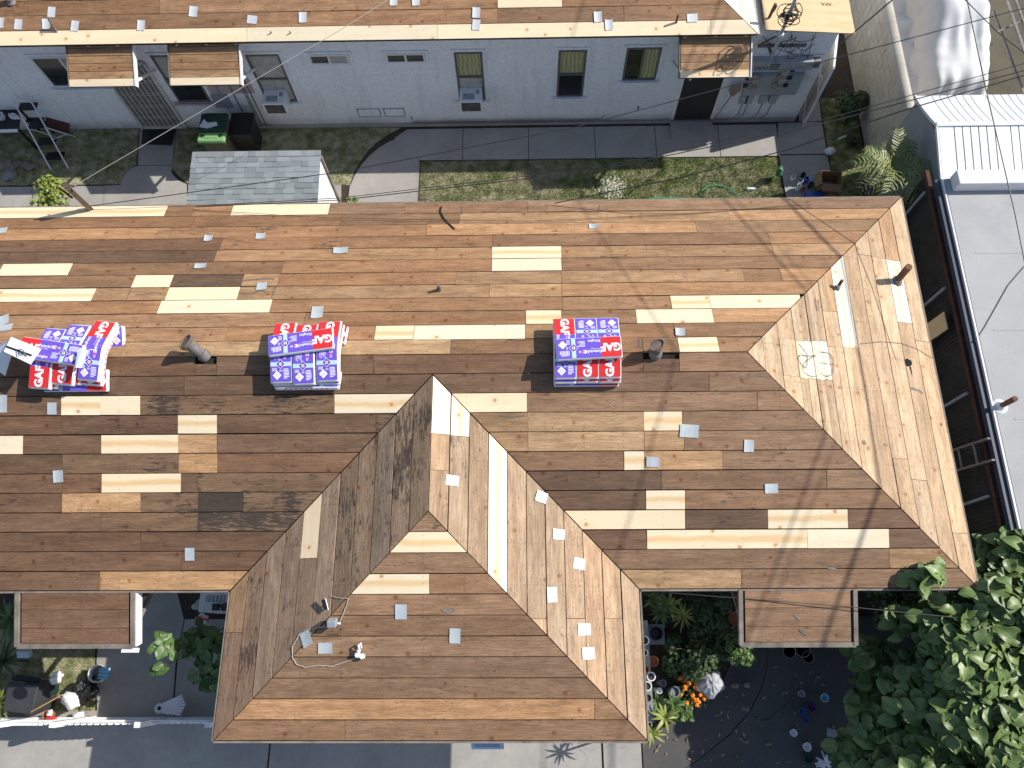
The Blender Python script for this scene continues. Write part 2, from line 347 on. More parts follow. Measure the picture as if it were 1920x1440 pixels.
GLASSM = plain('meter_glass', (.35, .33, .27), .1); TRUNK = mottled('bark', (.12, .085, .055), .3, 10, 60, .95, bs=.8, bd=.02)
MAGENTA = plain('magenta_print', (.7, .05, .3), .4)

# ------------------------------------------------------------------ sloping board decks
class Plane:
    """origin on the eave line, u along the eave, s up the slope"""
    def __init__(s, p0, u, up, slope=.325):
        s.p = Vector(p0); s.u = Vector(u).normalized(); h = Vector(up).normalized()
        s.s = Vector((h.x, h.y, slope)).normalized(); s.n = s.u.cross(s.s)
        if s.n.z < 0: s.n = -s.n
    def P(s, u, t, h=0.0): return s.p + s.u * u + s.s * t + s.n * h
    def uat(s, t, px=None, py=None):
        g = lambda u: (pix(s.P(u, t))[0] - px) if px is not None else (pix(s.P(u, t))[1] - py)
        a, b = 0.0, 1.0; ga, gb = g(a), g(b)
        for _ in range(12):
            if abs(gb - ga) < 1e-9: break
            a, b = b, b - gb * (b - a) / (gb - ga); ga, gb = gb, g(b)
        return b
    def at(s, x, y):
        q = onp(x, y, s.p, s.n); d = q - s.p; return (d.dot(s.u), d.dot(s.s))
    def pt(s, x, y, h=0.0): u, t = s.at(x, y); return s.P(u, t, h)
def clip(poly, a, b, c):     # keep a*u+b*s<=c
    out = []
    for i in range(len(poly)):
        p, q = poly[i], poly[(i + 1) % len(poly)]; fp = a * p[0] + b * p[1] - c; fq = a * q[0] + b * q[1] - c
        if fp <= 0: out.append(p)
        if (fp < 0 < fq) or (fq < 0 < fp):
            k = fp / (fp - fq); out.append((p[0] + (q[0] - p[0]) * k, p[1] + (q[1] - p[1]) * k))
    return out
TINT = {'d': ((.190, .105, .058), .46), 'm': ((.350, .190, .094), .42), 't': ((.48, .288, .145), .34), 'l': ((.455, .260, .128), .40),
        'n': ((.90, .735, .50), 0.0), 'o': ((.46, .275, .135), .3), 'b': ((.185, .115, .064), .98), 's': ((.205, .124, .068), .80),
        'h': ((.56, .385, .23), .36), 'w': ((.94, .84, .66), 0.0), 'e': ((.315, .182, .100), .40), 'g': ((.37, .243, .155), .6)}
def deck_board(pl, poly, v0, cls, parent, origin, th=.02, jit=1.0):
    if len(poly) < 3: return None
    area = abs(sum(poly[i][0] * poly[(i + 1) % len(poly)][1] - poly[(i + 1) % len(poly)][0] * poly[i][1] for i in range(len(poly)))) / 2
    if area < .002: return None
    h = random.uniform(-.003, .004) * jit + (.002 if cls in 'nwo' else 0); tilt = random.uniform(-.004, .004) * jit
    cu = sum(p[0] for p in poly) / len(poly)
    top = [pl.P(u, s, h + tilt * (s - v0) / .3) for u, s in poly]
    n = len(poly); bot = [p - pl.n * th for p in top]
    me = bpy.data.meshes.new('board')
    ccw = (top[1] - top[0]).cross(top[2] - top[0]).dot(pl.n)
    sgn = sum(poly[i][0] * poly[(i + 1) % n][1] - poly[(i + 1) % n][0] * poly[i][1] for i in range(n))
    if pl.u.cross(pl.s).dot(pl.n) * sgn < 0: top, bot, poly = top[::-1], bot[::-1], poly[::-1]
    o = Vector(origin)
    me.from_pydata([p - o for p in top + bot], [], [tuple(range(n))] + [(i, n + i, n + (i + 1) % n, (i + 1) % n) for i in range(n)])
    uvl = me.uv_layers.new(name='UVMap')
    for l in me.loops:
        i = l.vertex_index % n; uvl.data[l.index].uv = (poly[i][0], poly[i][1] - v0)
    me.materials.append(WOOD)
    ob = bpy.data.objects.new('board', me); COL.objects.link(ob); ob.parent = parent
    c, a = TINT[cls]; j = random.uniform(.8, 1.18) if cls not in 'nw' else random.uniform(.95, 1.04); w = random.uniform(-.05, .05)
    ob.color = (min(c[0] * j * (1 + w), .93), c[1] * j, c[2] * j * (1 - w), a * random.uniform(.75, 1.25))
    return ob
def row_boards(pl, k, bw, segs, planes, parent, origin, gap=.016, axis='x', s0=None, s1=None):
    """segs: [(edge, cls), ...] where edge is the photo coordinate at which the board ends; first entry (start, None)"""
    gap = gap * random.uniform(.55, 1.35); a = k * bw + gap / 2 if s0 is None else s0; b = (k + 1) * bw - gap / 2 if s1 is None else s1; mid = (a + b) / 2
    def U(e):
        if isinstance(e, tuple): return e[0]
        return pl.uat(mid, px=e) if axis == 'x' else pl.uat(mid, py=e)
    u0 = U(segs[0][0])
    for e, cls in segs[1:]:
        u1 = U(e); lo, hi = min(u0, u1), max(u0, u1)
        g = random.uniform(.001, .005)
        poly = [(lo + g, a), (hi - g, a), (hi - g, b), (lo + g, b)]
        sk = random.uniform(-.0025, .0025)
        poly = [(poly[0][0], a + sk), (poly[1][0], a - sk), poly[2], poly[3]]
        for c in planes: poly = clip(poly, *c) if poly else poly
        if poly and cls != '-': deck_board(pl, poly, a, cls, parent, origin)
        u0 = u1

# ================================================================== GROUND
MB().grid(lambda i, j: (-60 + 120 * i, -50 + 120 * j, 0), 25, 25).build('ground', SOIL, kind='structure')
def slabs(name, polys, mat=CONC, z=.03, kids='slab'):
    base = MB(); 
    for p in polys:
        c = Vector((sum(q[0] for q in p) / len(p), sum(q[1] for q in p) / len(p)))
        base.prism([(q[0] + (c.x - q[0]) * .01, q[1] + (c.y - q[1]) * .01) for q in p], .001, z - .016)
    b = base.build(name, HOLE, kind='structure')
    for p in polys:
        c = Vector((sum(q[0] for q in p) / len(p), sum(q[1] for q in p) / len(p)))
        pp = []
        for q in p:
            d = Vector((q[0], q[1])) - c; L = d.length; d = d * ((L - .009) / L); pp.append((c.x + d.x, c.y + d.y))
        MB().prism(pp, .002, z + random.uniform(-.002, .002)).build(kids, mat, b, origin=(0, 0, 0))
    return b
def G(*pts): return [A(u, v, 0.03)[:2] for u, v in pts]
def arc(p, q, bul, n=6):     # curved edge between two pixels
    out = []
    for i in range(n + 1):
        t = i / n; x = p[0] + (q[0] - p[0]) * t; y = p[1] + (q[1] - p[1]) * t
        nx, ny = -(q[1] - p[1]), q[0] - p[0]; k = 4 * t * (1 - t) * bul; out.append((x + nx * k, y + ny * k))
    return out
WY = 12.0
def wx(x, y=WY - .1): return (x, y)
N0, N1 = 11.87, 11.0
# strip of slabs against the rear house
xs = [A(x, 260, .03).x for x in (868, 991, 1115, 1229, 1348, 1459)]
rear = []
for a, b in zip(xs[:-1], xs[1:]): rear.append([(a, 10.96), (b, 10.96), (b, 11.86), (a, 11.86)])
corner = G((790, 290)); rear.append([(-1.65 - .8, 10.96), (xs[0], 10.96), (xs[0], 11.86), (-1.65 - 1.15, 11.86), (-3.1, 11.6)])
curve = arc((752, 256), (655, 350), .12)
p = G(*curve); right = G((790, 292))[0]
rear.append([(-2.45, 10.94), (-2.45, 9.3)] + G((650, 392), *curve[::-1]))
slabs('rear_walkway', rear)
east = [G((1462, 278), (1480, 222), (1560, 222), (1562, 265), (1500, 275)), ]
slabs('east_walkway', [
    [(6.0, 11.0), (6.1, 11.9), (7.15, 11.9), (7.15, 11.0)], [(6.02, 10.98), (7.15, 10.98), (7.2, 9.6), (6.05, 9.6)],
    [(6.05, 9.58), (7.2, 9.58), (7.25, 8.0), (6.1, 8.0)], [(6.62, 13.5), (7.2, 13.5), (7.15, 11.92), (6.62, 11.92)], [(6.62, 15.5), (7.25, 15.5), (7.2, 13.52), (6.62, 13.52)]])
lw = [G((-260, 352), (-100, 350), (-100, 430), (-260, 430)), G((-96, 350), (60, 350), (60, 430), (-96, 430)), G((60, 350), (195, 348), (193, 430), (60, 430)),
      G((195, 348), *arc((225, 347), (258, 310), -.15), (322, 310), *arc((322, 322), (350, 345), .1), (350, 430), (193, 430)),
      G((262, 240), (330, 240), (323, 310), (258, 310)), G((352, 346), (640, 346), (640, 430), (352, 430))]
slabs('left_walkway', lw)
# bottom of the picture: drive and yard
def Gd(*pts): return G(*pts)
slabs('driveway', [
    [(-14, -1.05), (-4.72, -1.05), (-4.75, -6), (-14, -6)], [(-4.7, -1.05), (1.33, -1.05), (1.37, -6), (-4.73, -6)],
    [(1.36, -1.0), (2.05, -1.0), (2.05, -6), (1.39, -6)]])
DCONC = mottled('shade_toned_paving', (.085, .082, .08), .25, 1.2, 50, .85, dirt=(.05, .048, .045), dirtamt=.7)  # base colour lowered to carry part of the garden's deep shade
cv = [A(*q, .03)[:2] for q in ((1440, 1180), (1440, 1240), (1428, 1290), (1405, 1335), (1365, 1380), (1310, 1425), (1240, 1470))]
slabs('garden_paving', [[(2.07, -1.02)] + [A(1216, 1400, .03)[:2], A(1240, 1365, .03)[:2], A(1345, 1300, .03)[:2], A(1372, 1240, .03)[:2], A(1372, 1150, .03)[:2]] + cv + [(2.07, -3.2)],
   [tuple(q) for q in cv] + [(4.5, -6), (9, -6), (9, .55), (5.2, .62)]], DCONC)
slabs('yard_walkway', [G((182, 1400), (180, 1240), (190, 1140), (330, 1100), (345, 1160), (330, 1240), (318, 1400)),
                       G((320, 1400), (332, 1240), (346, 1160), (470, 1160), (470, 1400))], z=.028)
# lawns
def lawn(name, poly, dens, seed, z=.012):
    o = MB().prism(poly, .001, z).build(name, TURF, kind='structure')
    r = np.random.default_rng(seed); xs_ = [p[0] for p in poly]; ys_ = [p[1] for p in poly]
    n = int(dens * (max(xs_) - min(xs_)) * (max(ys_) - min(ys_)))
    X = r.uniform(min(xs_), max(xs_), n); Y = r.uniform(min(ys_), max(ys_), n)
    ins = np.zeros(n, bool); j = len(poly) - 1
    for i in range(len(poly)):
        xi, yi = poly[i][:2]; xj, yj = poly[j][:2]
        with np.errstate(divide='ignore', invalid='ignore'):
            ins ^= ((yi > Y) != (yj > Y)) & (X < (xj - xi) * (Y - yi) / (yj - yi + 1e-12) + xi)
        j = i
    X, Y = X[ins], Y[ins]; n = len(X); a = r.uniform(0, 6.283, n); h = r.uniform(.02, .06, n); w = .004 + .004 * r.random(n); l = r.uniform(0, .05, n)
    V = np.zeros((n, 3, 3)); V[:, 0, 0] = X - np.cos(a) * w; V[:, 0, 1] = Y - np.sin(a) * w; V[:, 1, 0] = X + np.cos(a) * w; V[:, 1, 1] = Y + np.sin(a) * w
    V[:, 2, 0] = X - np.sin(a) * l; V[:, 2, 1] = Y + np.cos(a) * l; V[:, 0:2, 2] = z; V[:, 2, 2] = z + h
    me = bpy.data.meshes.new('grass'); me.vertices.add(n * 3); me.vertices.foreach_set('co', V.reshape(-1))
    me.loops.add(n * 3); me.loops.foreach_set('vertex_index', np.arange(n * 3, dtype=np.int32)); me.polygons.add(n)
    me.polygons.foreach_set('loop_start', np.arange(0, n * 3, 3, dtype=np.int32)); me.polygons.foreach_set('loop_total', np.full(n, 3, dtype=np.int32)); me.update()
    me.materials.append(BLADE); g = bpy.data.objects.new('grass', me); COL.objects.link(g)
    return g
tag(lawn('rear_lawn', [(-2.43, 7.2), (5.98, 7.2), (5.98, 10.93), (-2.43, 10.93)], 4200, 1), 'patchy green and straw coloured lawn beside the rear walkway', 'grass', kind='stuff')
tag(lawn('middle_lawn', [p[:2] for p in [A(u, v) for u, v in [(332, 238), *arc((752, 240), (655, 348), .12), (352, 345), (323, 318)]]], 1500, 2), 'shaded grass around the small shed and green bin', 'grass', kind='stuff')
tag(lawn('left_lawn', [p[:2] for p in [A(u, v) for u, v in [(-200, 245), (261, 240), (256, 308), (225, 346), (-200, 350)]]], 1300, 3), 'shaded grass below the security door at upper left', 'grass', kind='stuff')
tag(lawn('yard_lawn', [p[:2] for p in [A(u, v) for u, v in [(-60, 1180), (178, 1180), (178, 1345), (-60, 1345)]]], 2500, 4), 'small grass patch under the lower left awning', 'grass', kind='stuff')
tag(lawn('strip_lawn', [(7.2, 9.4), (8.0, 9.4), (8.0, 12.6), (7.2, 12.6)], 1500, 5), 'thin grass strip between walkway and block wall', 'grass', kind='stuff')

# ================================================================== FRONT HOUSE
Yb, Yf, Xr, Xa, Xb, Yw = 7.8825, .888, 6.9667, -4.6432, 1.7496, -1.259
XL = -13.0; K = .325
H = (Yb - Yf) / 2; YR = Yf + H; ZR = ZE + K * H; Wh = (Xb - Xa) / 2; ZW = ZE + K * Wh; Xm = (Xa + Xb) / 2
house = thing('bungalow', (0, YR, 0), 'low bungalow with its hipped roof stripped to bare brown boards', 'house')
OH = (0, YR, 0)
ov = .45
MB().prism([(XL + ov, Yf + ov), (Xa + ov, Yf + ov), (Xa + ov, Yw + ov), (Xb - ov, Yw + ov), (Xb - ov, Yf + ov), (Xr - ov, Yf + ov), (Xr - ov, Yb - ov), (XL + ov, Yb - ov)], 0, ZE - .12).build('wall', STUCCO, house)
d = -.055
roof = MB()
def q3(*p): roof.add([Vector(x) + Vector((0, 0, d)) for x in p], [tuple(range(len(p)))])
q3((XL, Yf, ZE), (Xa, Yf, ZE), (Xm, Yf + Wh, ZW), (Xb, Yf, ZE), (Xr, Yf, ZE), (Xr - H, YR, ZR), (XL, YR, ZR))
q3((Xr, Yb, ZE), (XL, Yb, ZE), (XL, YR, ZR), (Xr - H, YR, ZR))
q3((Xr, Yf, ZE), (Xr, Yb, ZE), (Xr - H, YR, ZR))
q3((Xa, Yf, ZE), (Xa, Yw, ZE), (Xm, Yw + Wh, ZW), (Xm, Yf + Wh, ZW)); q3((Xb, Yw, ZE), (Xb, Yf, ZE), (Xm, Yf + Wh, ZW), (Xm, Yw + Wh, ZW)); q3((Xa, Yw, ZE), (Xb, Yw, ZE), (Xm, Yw + Wh, ZW))
roof = roof.build('roof', UNDER, house)
# soffit and fascia
sof = MB()
for a, b in (((XL, Yf), (Xa, Yf)), ((Xa, Yf), (Xa, Yw)), ((Xa, Yw), (Xb, Yw)), ((Xb, Yw), (Xb, Yf)), ((Xb, Yf), (Xr, Yf)), ((Xr, Yf), (Xr, Yb)), ((Xr, Yb), (XL, Yb))):
    a = Vector((*a, ZE)); b = Vector((*b, ZE)); t = (b - a).normalized(); o = Vector((t.y, -t.x, 0))
    f = MB(); f.slab3([a + o * .004 + Vector((0, 0, -.15)), b + o * .004 + Vector((0, 0, -.15)), b + o * .004 + Vector((0, 0, -.012)), a + o * .004 + Vector((0, 0, -.012))], o * .026)
    f.build('fascia', TRIM, house)
    sof.slab3([a - Vector((0, 0, .14)), b - Vector((0, 0, .14)), b - o * .5 - Vector((0, 0, .14)), a - o * .5 - Vector((0, 0, .14))], (0, 0, .012))
sof.build('soffit', TRIM, house)
SL = math.sqrt(1 + K * K); BW = H * SL / 12
back = Plane((0, Yb, ZE), (1, 0, 0), (0, -1, 0)); front = Plane((0, Yf, ZE), (1, 0, 0), (0, 1, 0)); hip = Plane((Xr, 0, ZE), (0, 1, 0), (-1, 0, 0))
L0 = (XL,)
hg = .012
cb = [(1, 1 / SL, Xr - hg)]                      # right hip on the back slope:  u <= Xr - s/SL
B = back; R_ = roof
rows_back = [
 [(L0, None), (-380, 'm'), (142, 'n'), (311, 'n'), (362, 'm'), (435, 'm'), (515, 'n'), (617, 'n'), (760, 'e'), (990, 'e'), (1488, 'e'), (1800, 'e')],
 [(L0, None), (-300, 'd'), (362, 'm'), (640, 'm'), (862, 'm'), (1367, 'l'), (1800, 'l')],
 [(L0, None), (-150, 'm'), (293, 'l'), (800, 'm'), (1305, 'l'), (1800, 'l')],
 [(L0, None), (-420, 'm'), (415, 'd'), (640, 'm'), (924, 'm'), (1442, 'm'), (1800, 'm')],
 [(L0, None), (-60, 'd'), (404, 'd'), (922, 'l'), (1053, 'n'), (1449, 'l'), (1800, 'l')],
 [(L0, None), (-210, 'm'), (0, 'm'), (131, 'n'), (530, 'm'), (922, 'm'), (1053, 'n'), (1700, 'm')],
 [(L0, None), (-30, 'd'), (250, 'm'), (322, 'n'), (455, 'd'), (522, 'l'), (855, 'm'), (1053, 'l'), (1394, 'l'), (1464, 'm'), (1700, 'l')],
 [(L0, None), (-120, 'n'), (176, 'n'), (313, 'l'), (447, 'n'), (515, 't'), (918, 'l'), (1053, 't'), (1700, 'l')],
 [(L0, None), (-200, 'm'), (298, 'm'), (508, 'n'), (760, 'm'), (1055, 'm'), (1258, 'm'), (1331, 'n'), (1503, 'n'), (1700, 'l')],
 [(L0, None), (-90, 'm'), (571, 'm'), (986, 'm'), (1053, 'n'), (1193, 'm'), (1337, 'n'), (1700, 'l')],
 [(L0, None), (-200, 'm'), (425, 'm'), (703, 'm'), (776, 'n'), (985, 'n'), (1053, 't'), (1265, 'm'), (1700, 'm')],
 [(L0, None), (-90, 'm'), (180, 'm'), (367, 't'), (845, 't'), (1205, 'm'), (1272, 'm'), (1347, 'n'), (1700, 'm')],
]
for k, r in enumerate(rows_back): row_boards(B, k, BW, r, cb, R_, OH)
Fp = front
vl = (1, -1 / SL, Xa - hg - Yf * 0)              # left of the west valley:  u <= Xa + s/SL
def LV(): return [(1, -1 / SL, Xa - hg)]
def RV(): return [(-1, -1 / SL, -Xb - hg), (1, 1 / SL, Xr - hg)]
nv = int(Wh * SL / BW)                          # rows below the wing apex
rf = {   # index from the ridge: (left or full, right)
 0: ([(L0, None), (-160, 'd'), (110, 'd'), (407, 'd'), (700, 'd'), (1272, 'd'), (1600, 'e')], None),
 1: ([(L0, None), (-200, 'd'), (345, 'd'), (830, 'd')], [(800, None), (1330, 'd'), (1700, 'e')]),
 2: ([(L0, None), (-30, 'd'), (42, 'd'), (115, 'd'), (188, 'n'), (263, 'n'), (627, 's'), (850, 'n')], [(700, None), (988, 'n'), (1420, 'e'), (1800, 'e')]),
 3: ([(L0, None), (-120, 'd'), (116, 'd'), (333, 'd'), (407, 'n'), (705, 'd'), (850, 's')], [(800, None), (990, 't'), (1207, 't'), (1279, 'n'), (1800, 'e')]),
 4: ([(L0, None), (-40, 'd'), (43, 'n'), (190, 'd'), (334, 'n'), (407, 't'), (850, 'd')], [(800, None), (990, 't'), (1208, 't'), (1283, 't'), (1800, 'e')]),
 5: ([(L0, None), (-200, 'd'), (117, 'd'), (335, 's'), (408, 't'), (850, 'd')], [(850, None), (1170, 'e'), (1208, 'n'), (1355, 't'), (1800, 'e')]),
 6: ([(L0, None), (-30, 'd'), (117, 'd'), (190, 'd'), (339, 'n'), (371, 'd'), (850, 's')], [(900, None), (1240, 'd'), (1550, 'e'), (1800, 'e')]),
 7: ([(L0, None), (-190, 'd'), (116, 'd'), (264, 't'), (371, 's'), (456, 'b'), (850, 'b')], [(900, None), (1211, 'd'), (1285, 'n'), (1800, 'e')]),
 8: ([(L0, None), (-60, 'd'), (190, 'd'), (371, 's'), (850, 's')], [(900, None), (1285, 'n'), (1440, 'd'), (1590, 'n'), (1850, 'd')]),
 9: ([(L0, None), (-180, 'd'), (264, 'd'), (850, 'd')], [(950, None), (1213, 'd'), (1514, 'n'), (1667, 'n'), (1900, 'd')]),
 10: ([(L0, None), (-20, 'd'), (340, 'd'), (850, 'd')], [(950, None), (1667, 'e'), (1900, 't')]),
 11: ([(L0, None), (-220, 'd'), (36, 'd'), (187, 'd'), (700, 'o')], [(900, None), (1390, 'o'), (1900, 'e')]),
}
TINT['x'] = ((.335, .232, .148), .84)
for i, (lf, rg) in rf.items():
    k = 11 - i; s0 = k * BW + .004; s1 = (k + 1) * BW - .004
    if rg is None:
        # full row with the flue holes cut beside the ridge
        row_boards(Fp, k, BW, [(L0, None), (110, 'd'), (366, 'd')], cb, R_, OH)
        row_boards(Fp, k, BW, [(366, None), (406, 'd')], cb, R_, OH, s1=s1 - .12)
        row_boards(Fp, k, BW, [(406, None), (700, 'd'), (1206, 'd')], cb, R_, OH)
        row_boards(Fp, k, BW, [(1206, None), (1274, 'd')], cb, R_, OH, s1=s1 - .10)
        row_boards(Fp, k, BW, [(1274, None), (1600, 'e')], cb, R_, OH)
    else:
        if i == 1: row_boards(Fp, k, BW, lf + [(1330, 'd'), (1700, 'e')], cb, R_, OH) if (k * BW) > Wh * SL - .05 else (row_boards(Fp, k, BW, lf, LV(), R_, OH), row_boards(Fp, k, BW, rg, RV(), R_, OH))
        else:
            row_boards(Fp, k, BW, lf, LV(), R_, OH); row_boards(Fp, k, BW, rg, RV(), R_, OH)
# east hip (boards run north-south)
hc = [(1, 1 / SL, Yb - hg), (-1, 1 / SL, -Yf - hg)]
TOP, BOT = 300, 1200
rows_hip = {
 0: [(TOP, None), (640, 'h'), (1000, 'h'), (BOT, 'h')],
 1: [(TOP, None), (498 - 10, 't'), (605, 'w'), (BOT, 'h')],
 2: [(TOP, None), (498 - 15, 'h'), (900, 'h'), (BOT, 'h')],
 3: [(TOP, None), (478, 'h'), (860, 'h'), (BOT, 'h')],
 4: [(TOP, None), (BOT, 'h')],
 5: [(TOP, None), (652, 'w'), (950, 'h'), (BOT, 'h')],
 6: [(TOP, None), (584, 't'), (650, 'h'), (BOT, 'h')],
 7: [(TOP, None), (640, 'h'), (712, 'w'), (BOT, 'h')],
 8: [(TOP, None), (640, 'h'), (710, 'n'), (BOT, 'h')],
 9: [(TOP, None), (635, 'h'), (705, 'h'), (BOT, 'h')],
 10: [(TOP, None), (BOT, 'h')], 11: [(TOP, None), (BOT, 'h')]}
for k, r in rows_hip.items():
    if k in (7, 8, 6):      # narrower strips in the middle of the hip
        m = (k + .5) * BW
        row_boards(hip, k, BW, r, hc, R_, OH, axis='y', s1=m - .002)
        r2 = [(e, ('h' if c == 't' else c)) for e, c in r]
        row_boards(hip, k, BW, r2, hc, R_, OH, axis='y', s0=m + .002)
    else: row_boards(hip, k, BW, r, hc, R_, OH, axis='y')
# wing
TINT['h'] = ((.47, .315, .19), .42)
we = Plane((Xb, 0, ZE), (0, 1, 0), (-1, 0, 0)); ww = Plane((Xa, 0, ZE), (0, 1, 0), (1, 0, 0)); ws = Plane((0, Yw, ZE), (1, 0, 0), (0, 1, 0))
BW2 = Wh * SL / 11
# valley on the main roof meets the wing: Y = Yf + s/SL ; hips: Y = Yw + s/SL
wc = [(1, -1 / SL, Yf - hg), (-1, 1 / SL, -Yw - hg)]
re_ = {10: [(650, None), (814, 'w'), (882, 'h'), (1200, 'h')], 9: [(650, None), (818, 'w'), (BOT, 'h')], 8: [(650, None), (BOT, 'h')], 7: [(650, None), (1250, 'w')]}
for k in range(11):
    row_boards(we, k, BW2, re_.get(k, [(650, None), (random.choice([1500, 1500, 1160]), 'h'), (1500, 'h')]), wc, R_, OH, axis='y')
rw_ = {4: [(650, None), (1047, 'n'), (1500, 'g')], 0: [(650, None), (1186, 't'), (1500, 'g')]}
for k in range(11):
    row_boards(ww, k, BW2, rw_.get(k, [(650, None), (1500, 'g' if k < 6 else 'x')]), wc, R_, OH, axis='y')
sc_ = [(-1, 1 / SL, -Xa - hg), (1, 1 / SL, Xb - hg)]
rs_ = {10: [(300, None), (1000, 'e')], 9: [(300, None), (1000, 'n')], 8: [(300, None), (1100, 'e')], 7: [(300, None), (805, 'n'), (1300, 'e')], 6: [(300, None), (1300, 'e')],
       0: [(200, None), (647, 'e'), (1500, 'e')], 1: [(200, None), (1115, 'l'), (1500, 'e')]}
for k in range(11):
    row_boards(ws, k, BW2, rs_.get(k, [(200, None), (1500, 'e')]), sc_, R_, OH)
# small lean-to awnings on the street side
def awning(px0, px1, label, right_white=False):
    x0, x1 = A(px0, 1108, ZE).x, A(px1, 1108, ZE).x
    t = MB(); root = house
    pl = Plane((0, .06, ZE - .277), (1, 0, 0), (0, 1, 0)); L = (Yf - .06) * SL - .012
    a = MB().slab3([pl.P(x0, 0, -.03), pl.P(x1, 0, -.03), pl.P(x1, L, -.03), pl.P(x0, L, -.03)], (0, 0, -.02)).build('awning', UNDER, house)
    tag(a, label)
    bw = L / 3
    for k in range(3):
        p = [(x0 + .07, k * bw + .004 + (.05 if k == 0 else 0)), (x1 - .07, k * bw + .004 + (.05 if k == 0 else 0)), (x1 - .07, (k + 1) * bw - .004), (x0 + .07, (k + 1) * bw - .004)]
        deck_board(pl, p, k * bw, 'e' if px0 > 500 else 'd', a, OH)
    for u in (x0, x1): MB().slab3([pl.P(u - .032, 0, -.06), pl.P(u + .032, 0, -.06), pl.P(u + .032, L, -.06), pl.P(u - .032, L, -.06)], pl.n * .08).build('trim', TRIM, a)
    MB().slab3([pl.P(x0, -.03, -.08), pl.P(x1, -.03, -.08), pl.P(x1, .045, -.08), pl.P(x0, .045, -.08)], pl.n * .09).build('trim', TRIM, a)
    if right_white:
        MB().slab3([pl.P(x1 + .036, 0, -.16), pl.P(x1 + .036, L, -.16), pl.P(x1 + .036, L, -.005), pl.P(x1 + .036, 0, -.005)], (.03, 0, 0)).build('gutter', WTRIM, a)
        MB().box(pl.P(x1 - .06, -.07, -.04), (.25, .07, .07)).build('gutter', WTRIM, a)
    for u in (x0 + .1, x1 - .1): MB().bar(pl.P(u, .08, -.08), (u, Yf + ov, ZE - 1.1), .06, .06).build('bracket', TRIM, a)
awning(32, 249, 'small boarded awning over the yard at lower left', True)
awning(1389, 1604, 'small boarded awning over the dark garden at lower right')
# roof penetrations
def vpipe(pl, px, py, h, r, mat, label=None, boot=True, lean=(0, 0), parent=house):
    b = pl.pt(px, py, -.03); o = MB(); top = b + Vector((lean[0], lean[1], h)); n = 16
    o.tube([b, b + (top - b) * .5, top], r, n, cap=False); o.tube([top, b + Vector((0, 0, .02))], r * .82, n, cap=False)
    for i in range(n): pass
    o.lathe([(r, 0), (r * .82, .001)], top, n)
    ob = o.build('vent_pipe', mat, parent, smooth=True)
    MB().lathe([(r * .8, -.02), (0.001, -.0201)], top - Vector((0, 0, h * .5)), 12).build('pipe_bore', HOLE, ob)
    if boot: MB().lathe([(r * 1.9, -.01), (r * 1.7, .012), (r * 1.2, .03), (r * 1.15, .09)], b + Vector((0, 0, .03)), n).build('collar', GREYPIPE, ob, smooth=True)
    if label: ob['label'] = label
    return ob
vpipe(hip, 1682, 527, .50, .058, RUST, 'tall rusty vent pipe on the right hip', lean=(.0, .03))
vpipe(hip, 1570, 541, .2, .028, RUST, 'short rusty vent pipe on a new white board', lean=(.03, .06))
vpipe(back, 824, 543, .2, .03, GREYPIPE, 'short grey vent pipe on the rear slope')
vpipe(hip, 1764, 796, .03, .03, RUST, None, False)
CAPM = mottled('sooty_cap', (.15, .11, .09), .3, 9, 50, .8)
def flue(px, py, lean, label, h=.36):
    b = Plane((0, YR, ZR), (1, 0, 0), (0, 1, 0), 0.0).pt(px, py, -.05); ob_ = MB()
    top = b + Vector((lean[0], lean[1], h)); d_ = (top - b).normalized()
    ob_.tube([b, b + (top - b) * .55, top], .075, 20, r2=.095)
    f = ob_.build('flue_pipe', GREYPIPE, house, smooth=True); f['label'] = label
    Rm = d_.to_track_quat('Z', 'Y').to_matrix()
    MB().lathe([(.09, -.03), (.098, .0), (.10, .05), (.088, .052), (.084, .03), (.001, .034)], top, 24, Rm, 1.3, .85).build('flue_cap', CAPM, f, smooth=True)
    MB().lathe([(.10, -.02), (.105, .05), (.085, .09), (.08, .1)], b + Vector((0, 0, .04)), 16, Rm).build('collar', GREYPIPE, f, smooth=True)
flue(385, 668, (-.17, .10), 'leaning grey flue pipe with oval cap near the left of the ridge')
flue(1229, 664, (-.02, .03), 'upright flue pipe with oval cap in a hole right of the ridge stacks', .3)
# holes and chips in the boards
c = hip.at(1703, 680); o = MB(); pts = []
for i in range(14):
    a = i / 14 * 6.283; rr = .075 * random.uniform(.8, 1.2); pts.append(hip.P(c[0] + math.cos(a) * rr, c[1] + math.sin(a) * rr, .0045))
o.add(pts, [tuple(range(14))] if (pts[1] - pts[0]).cross(pts[2] - pts[0]).z > 0 else [tuple(range(14))[::-1]])
o.slab3([hip.P(c[0] - .07, c[1] - .01, .004), hip.P(c[0] - .25, c[1] - .03, .004), hip.P(c[0] - .07, c[1] - .04, .004)], hip.n * .001)
ob = o.build('vent_hole', HOLE, roof); ob['label'] = 'jagged round hole in the right hip'
for pl, x, y, w_, h_ in ((front, 1478, 840, .05, .03), (front, 1560, 1066, .09, .025), (ws, 841, 1145, .13, .04), (hip, 1620, 830, .05, .05), (hip, 1660, 834, .03, .04), (front, 990, 700, .04, .02)):
    c = pl.at(x, y); pts = [pl.P(c[0] + math.cos(i) * w_ * random.uniform(.6, 1), c[1] + math.sin(i) * h_ * random.uniform(.6, 1), .006) for i in (0, .9, 1.8, 2.7, 3.6, 4.5, 5.4)]
    MB().slab3(pts, pl.n * .001).build('knot', TRIM, roof)
awp = Plane((0, .06, ZE - .277), (1, 0, 0), (0, 1, 0))
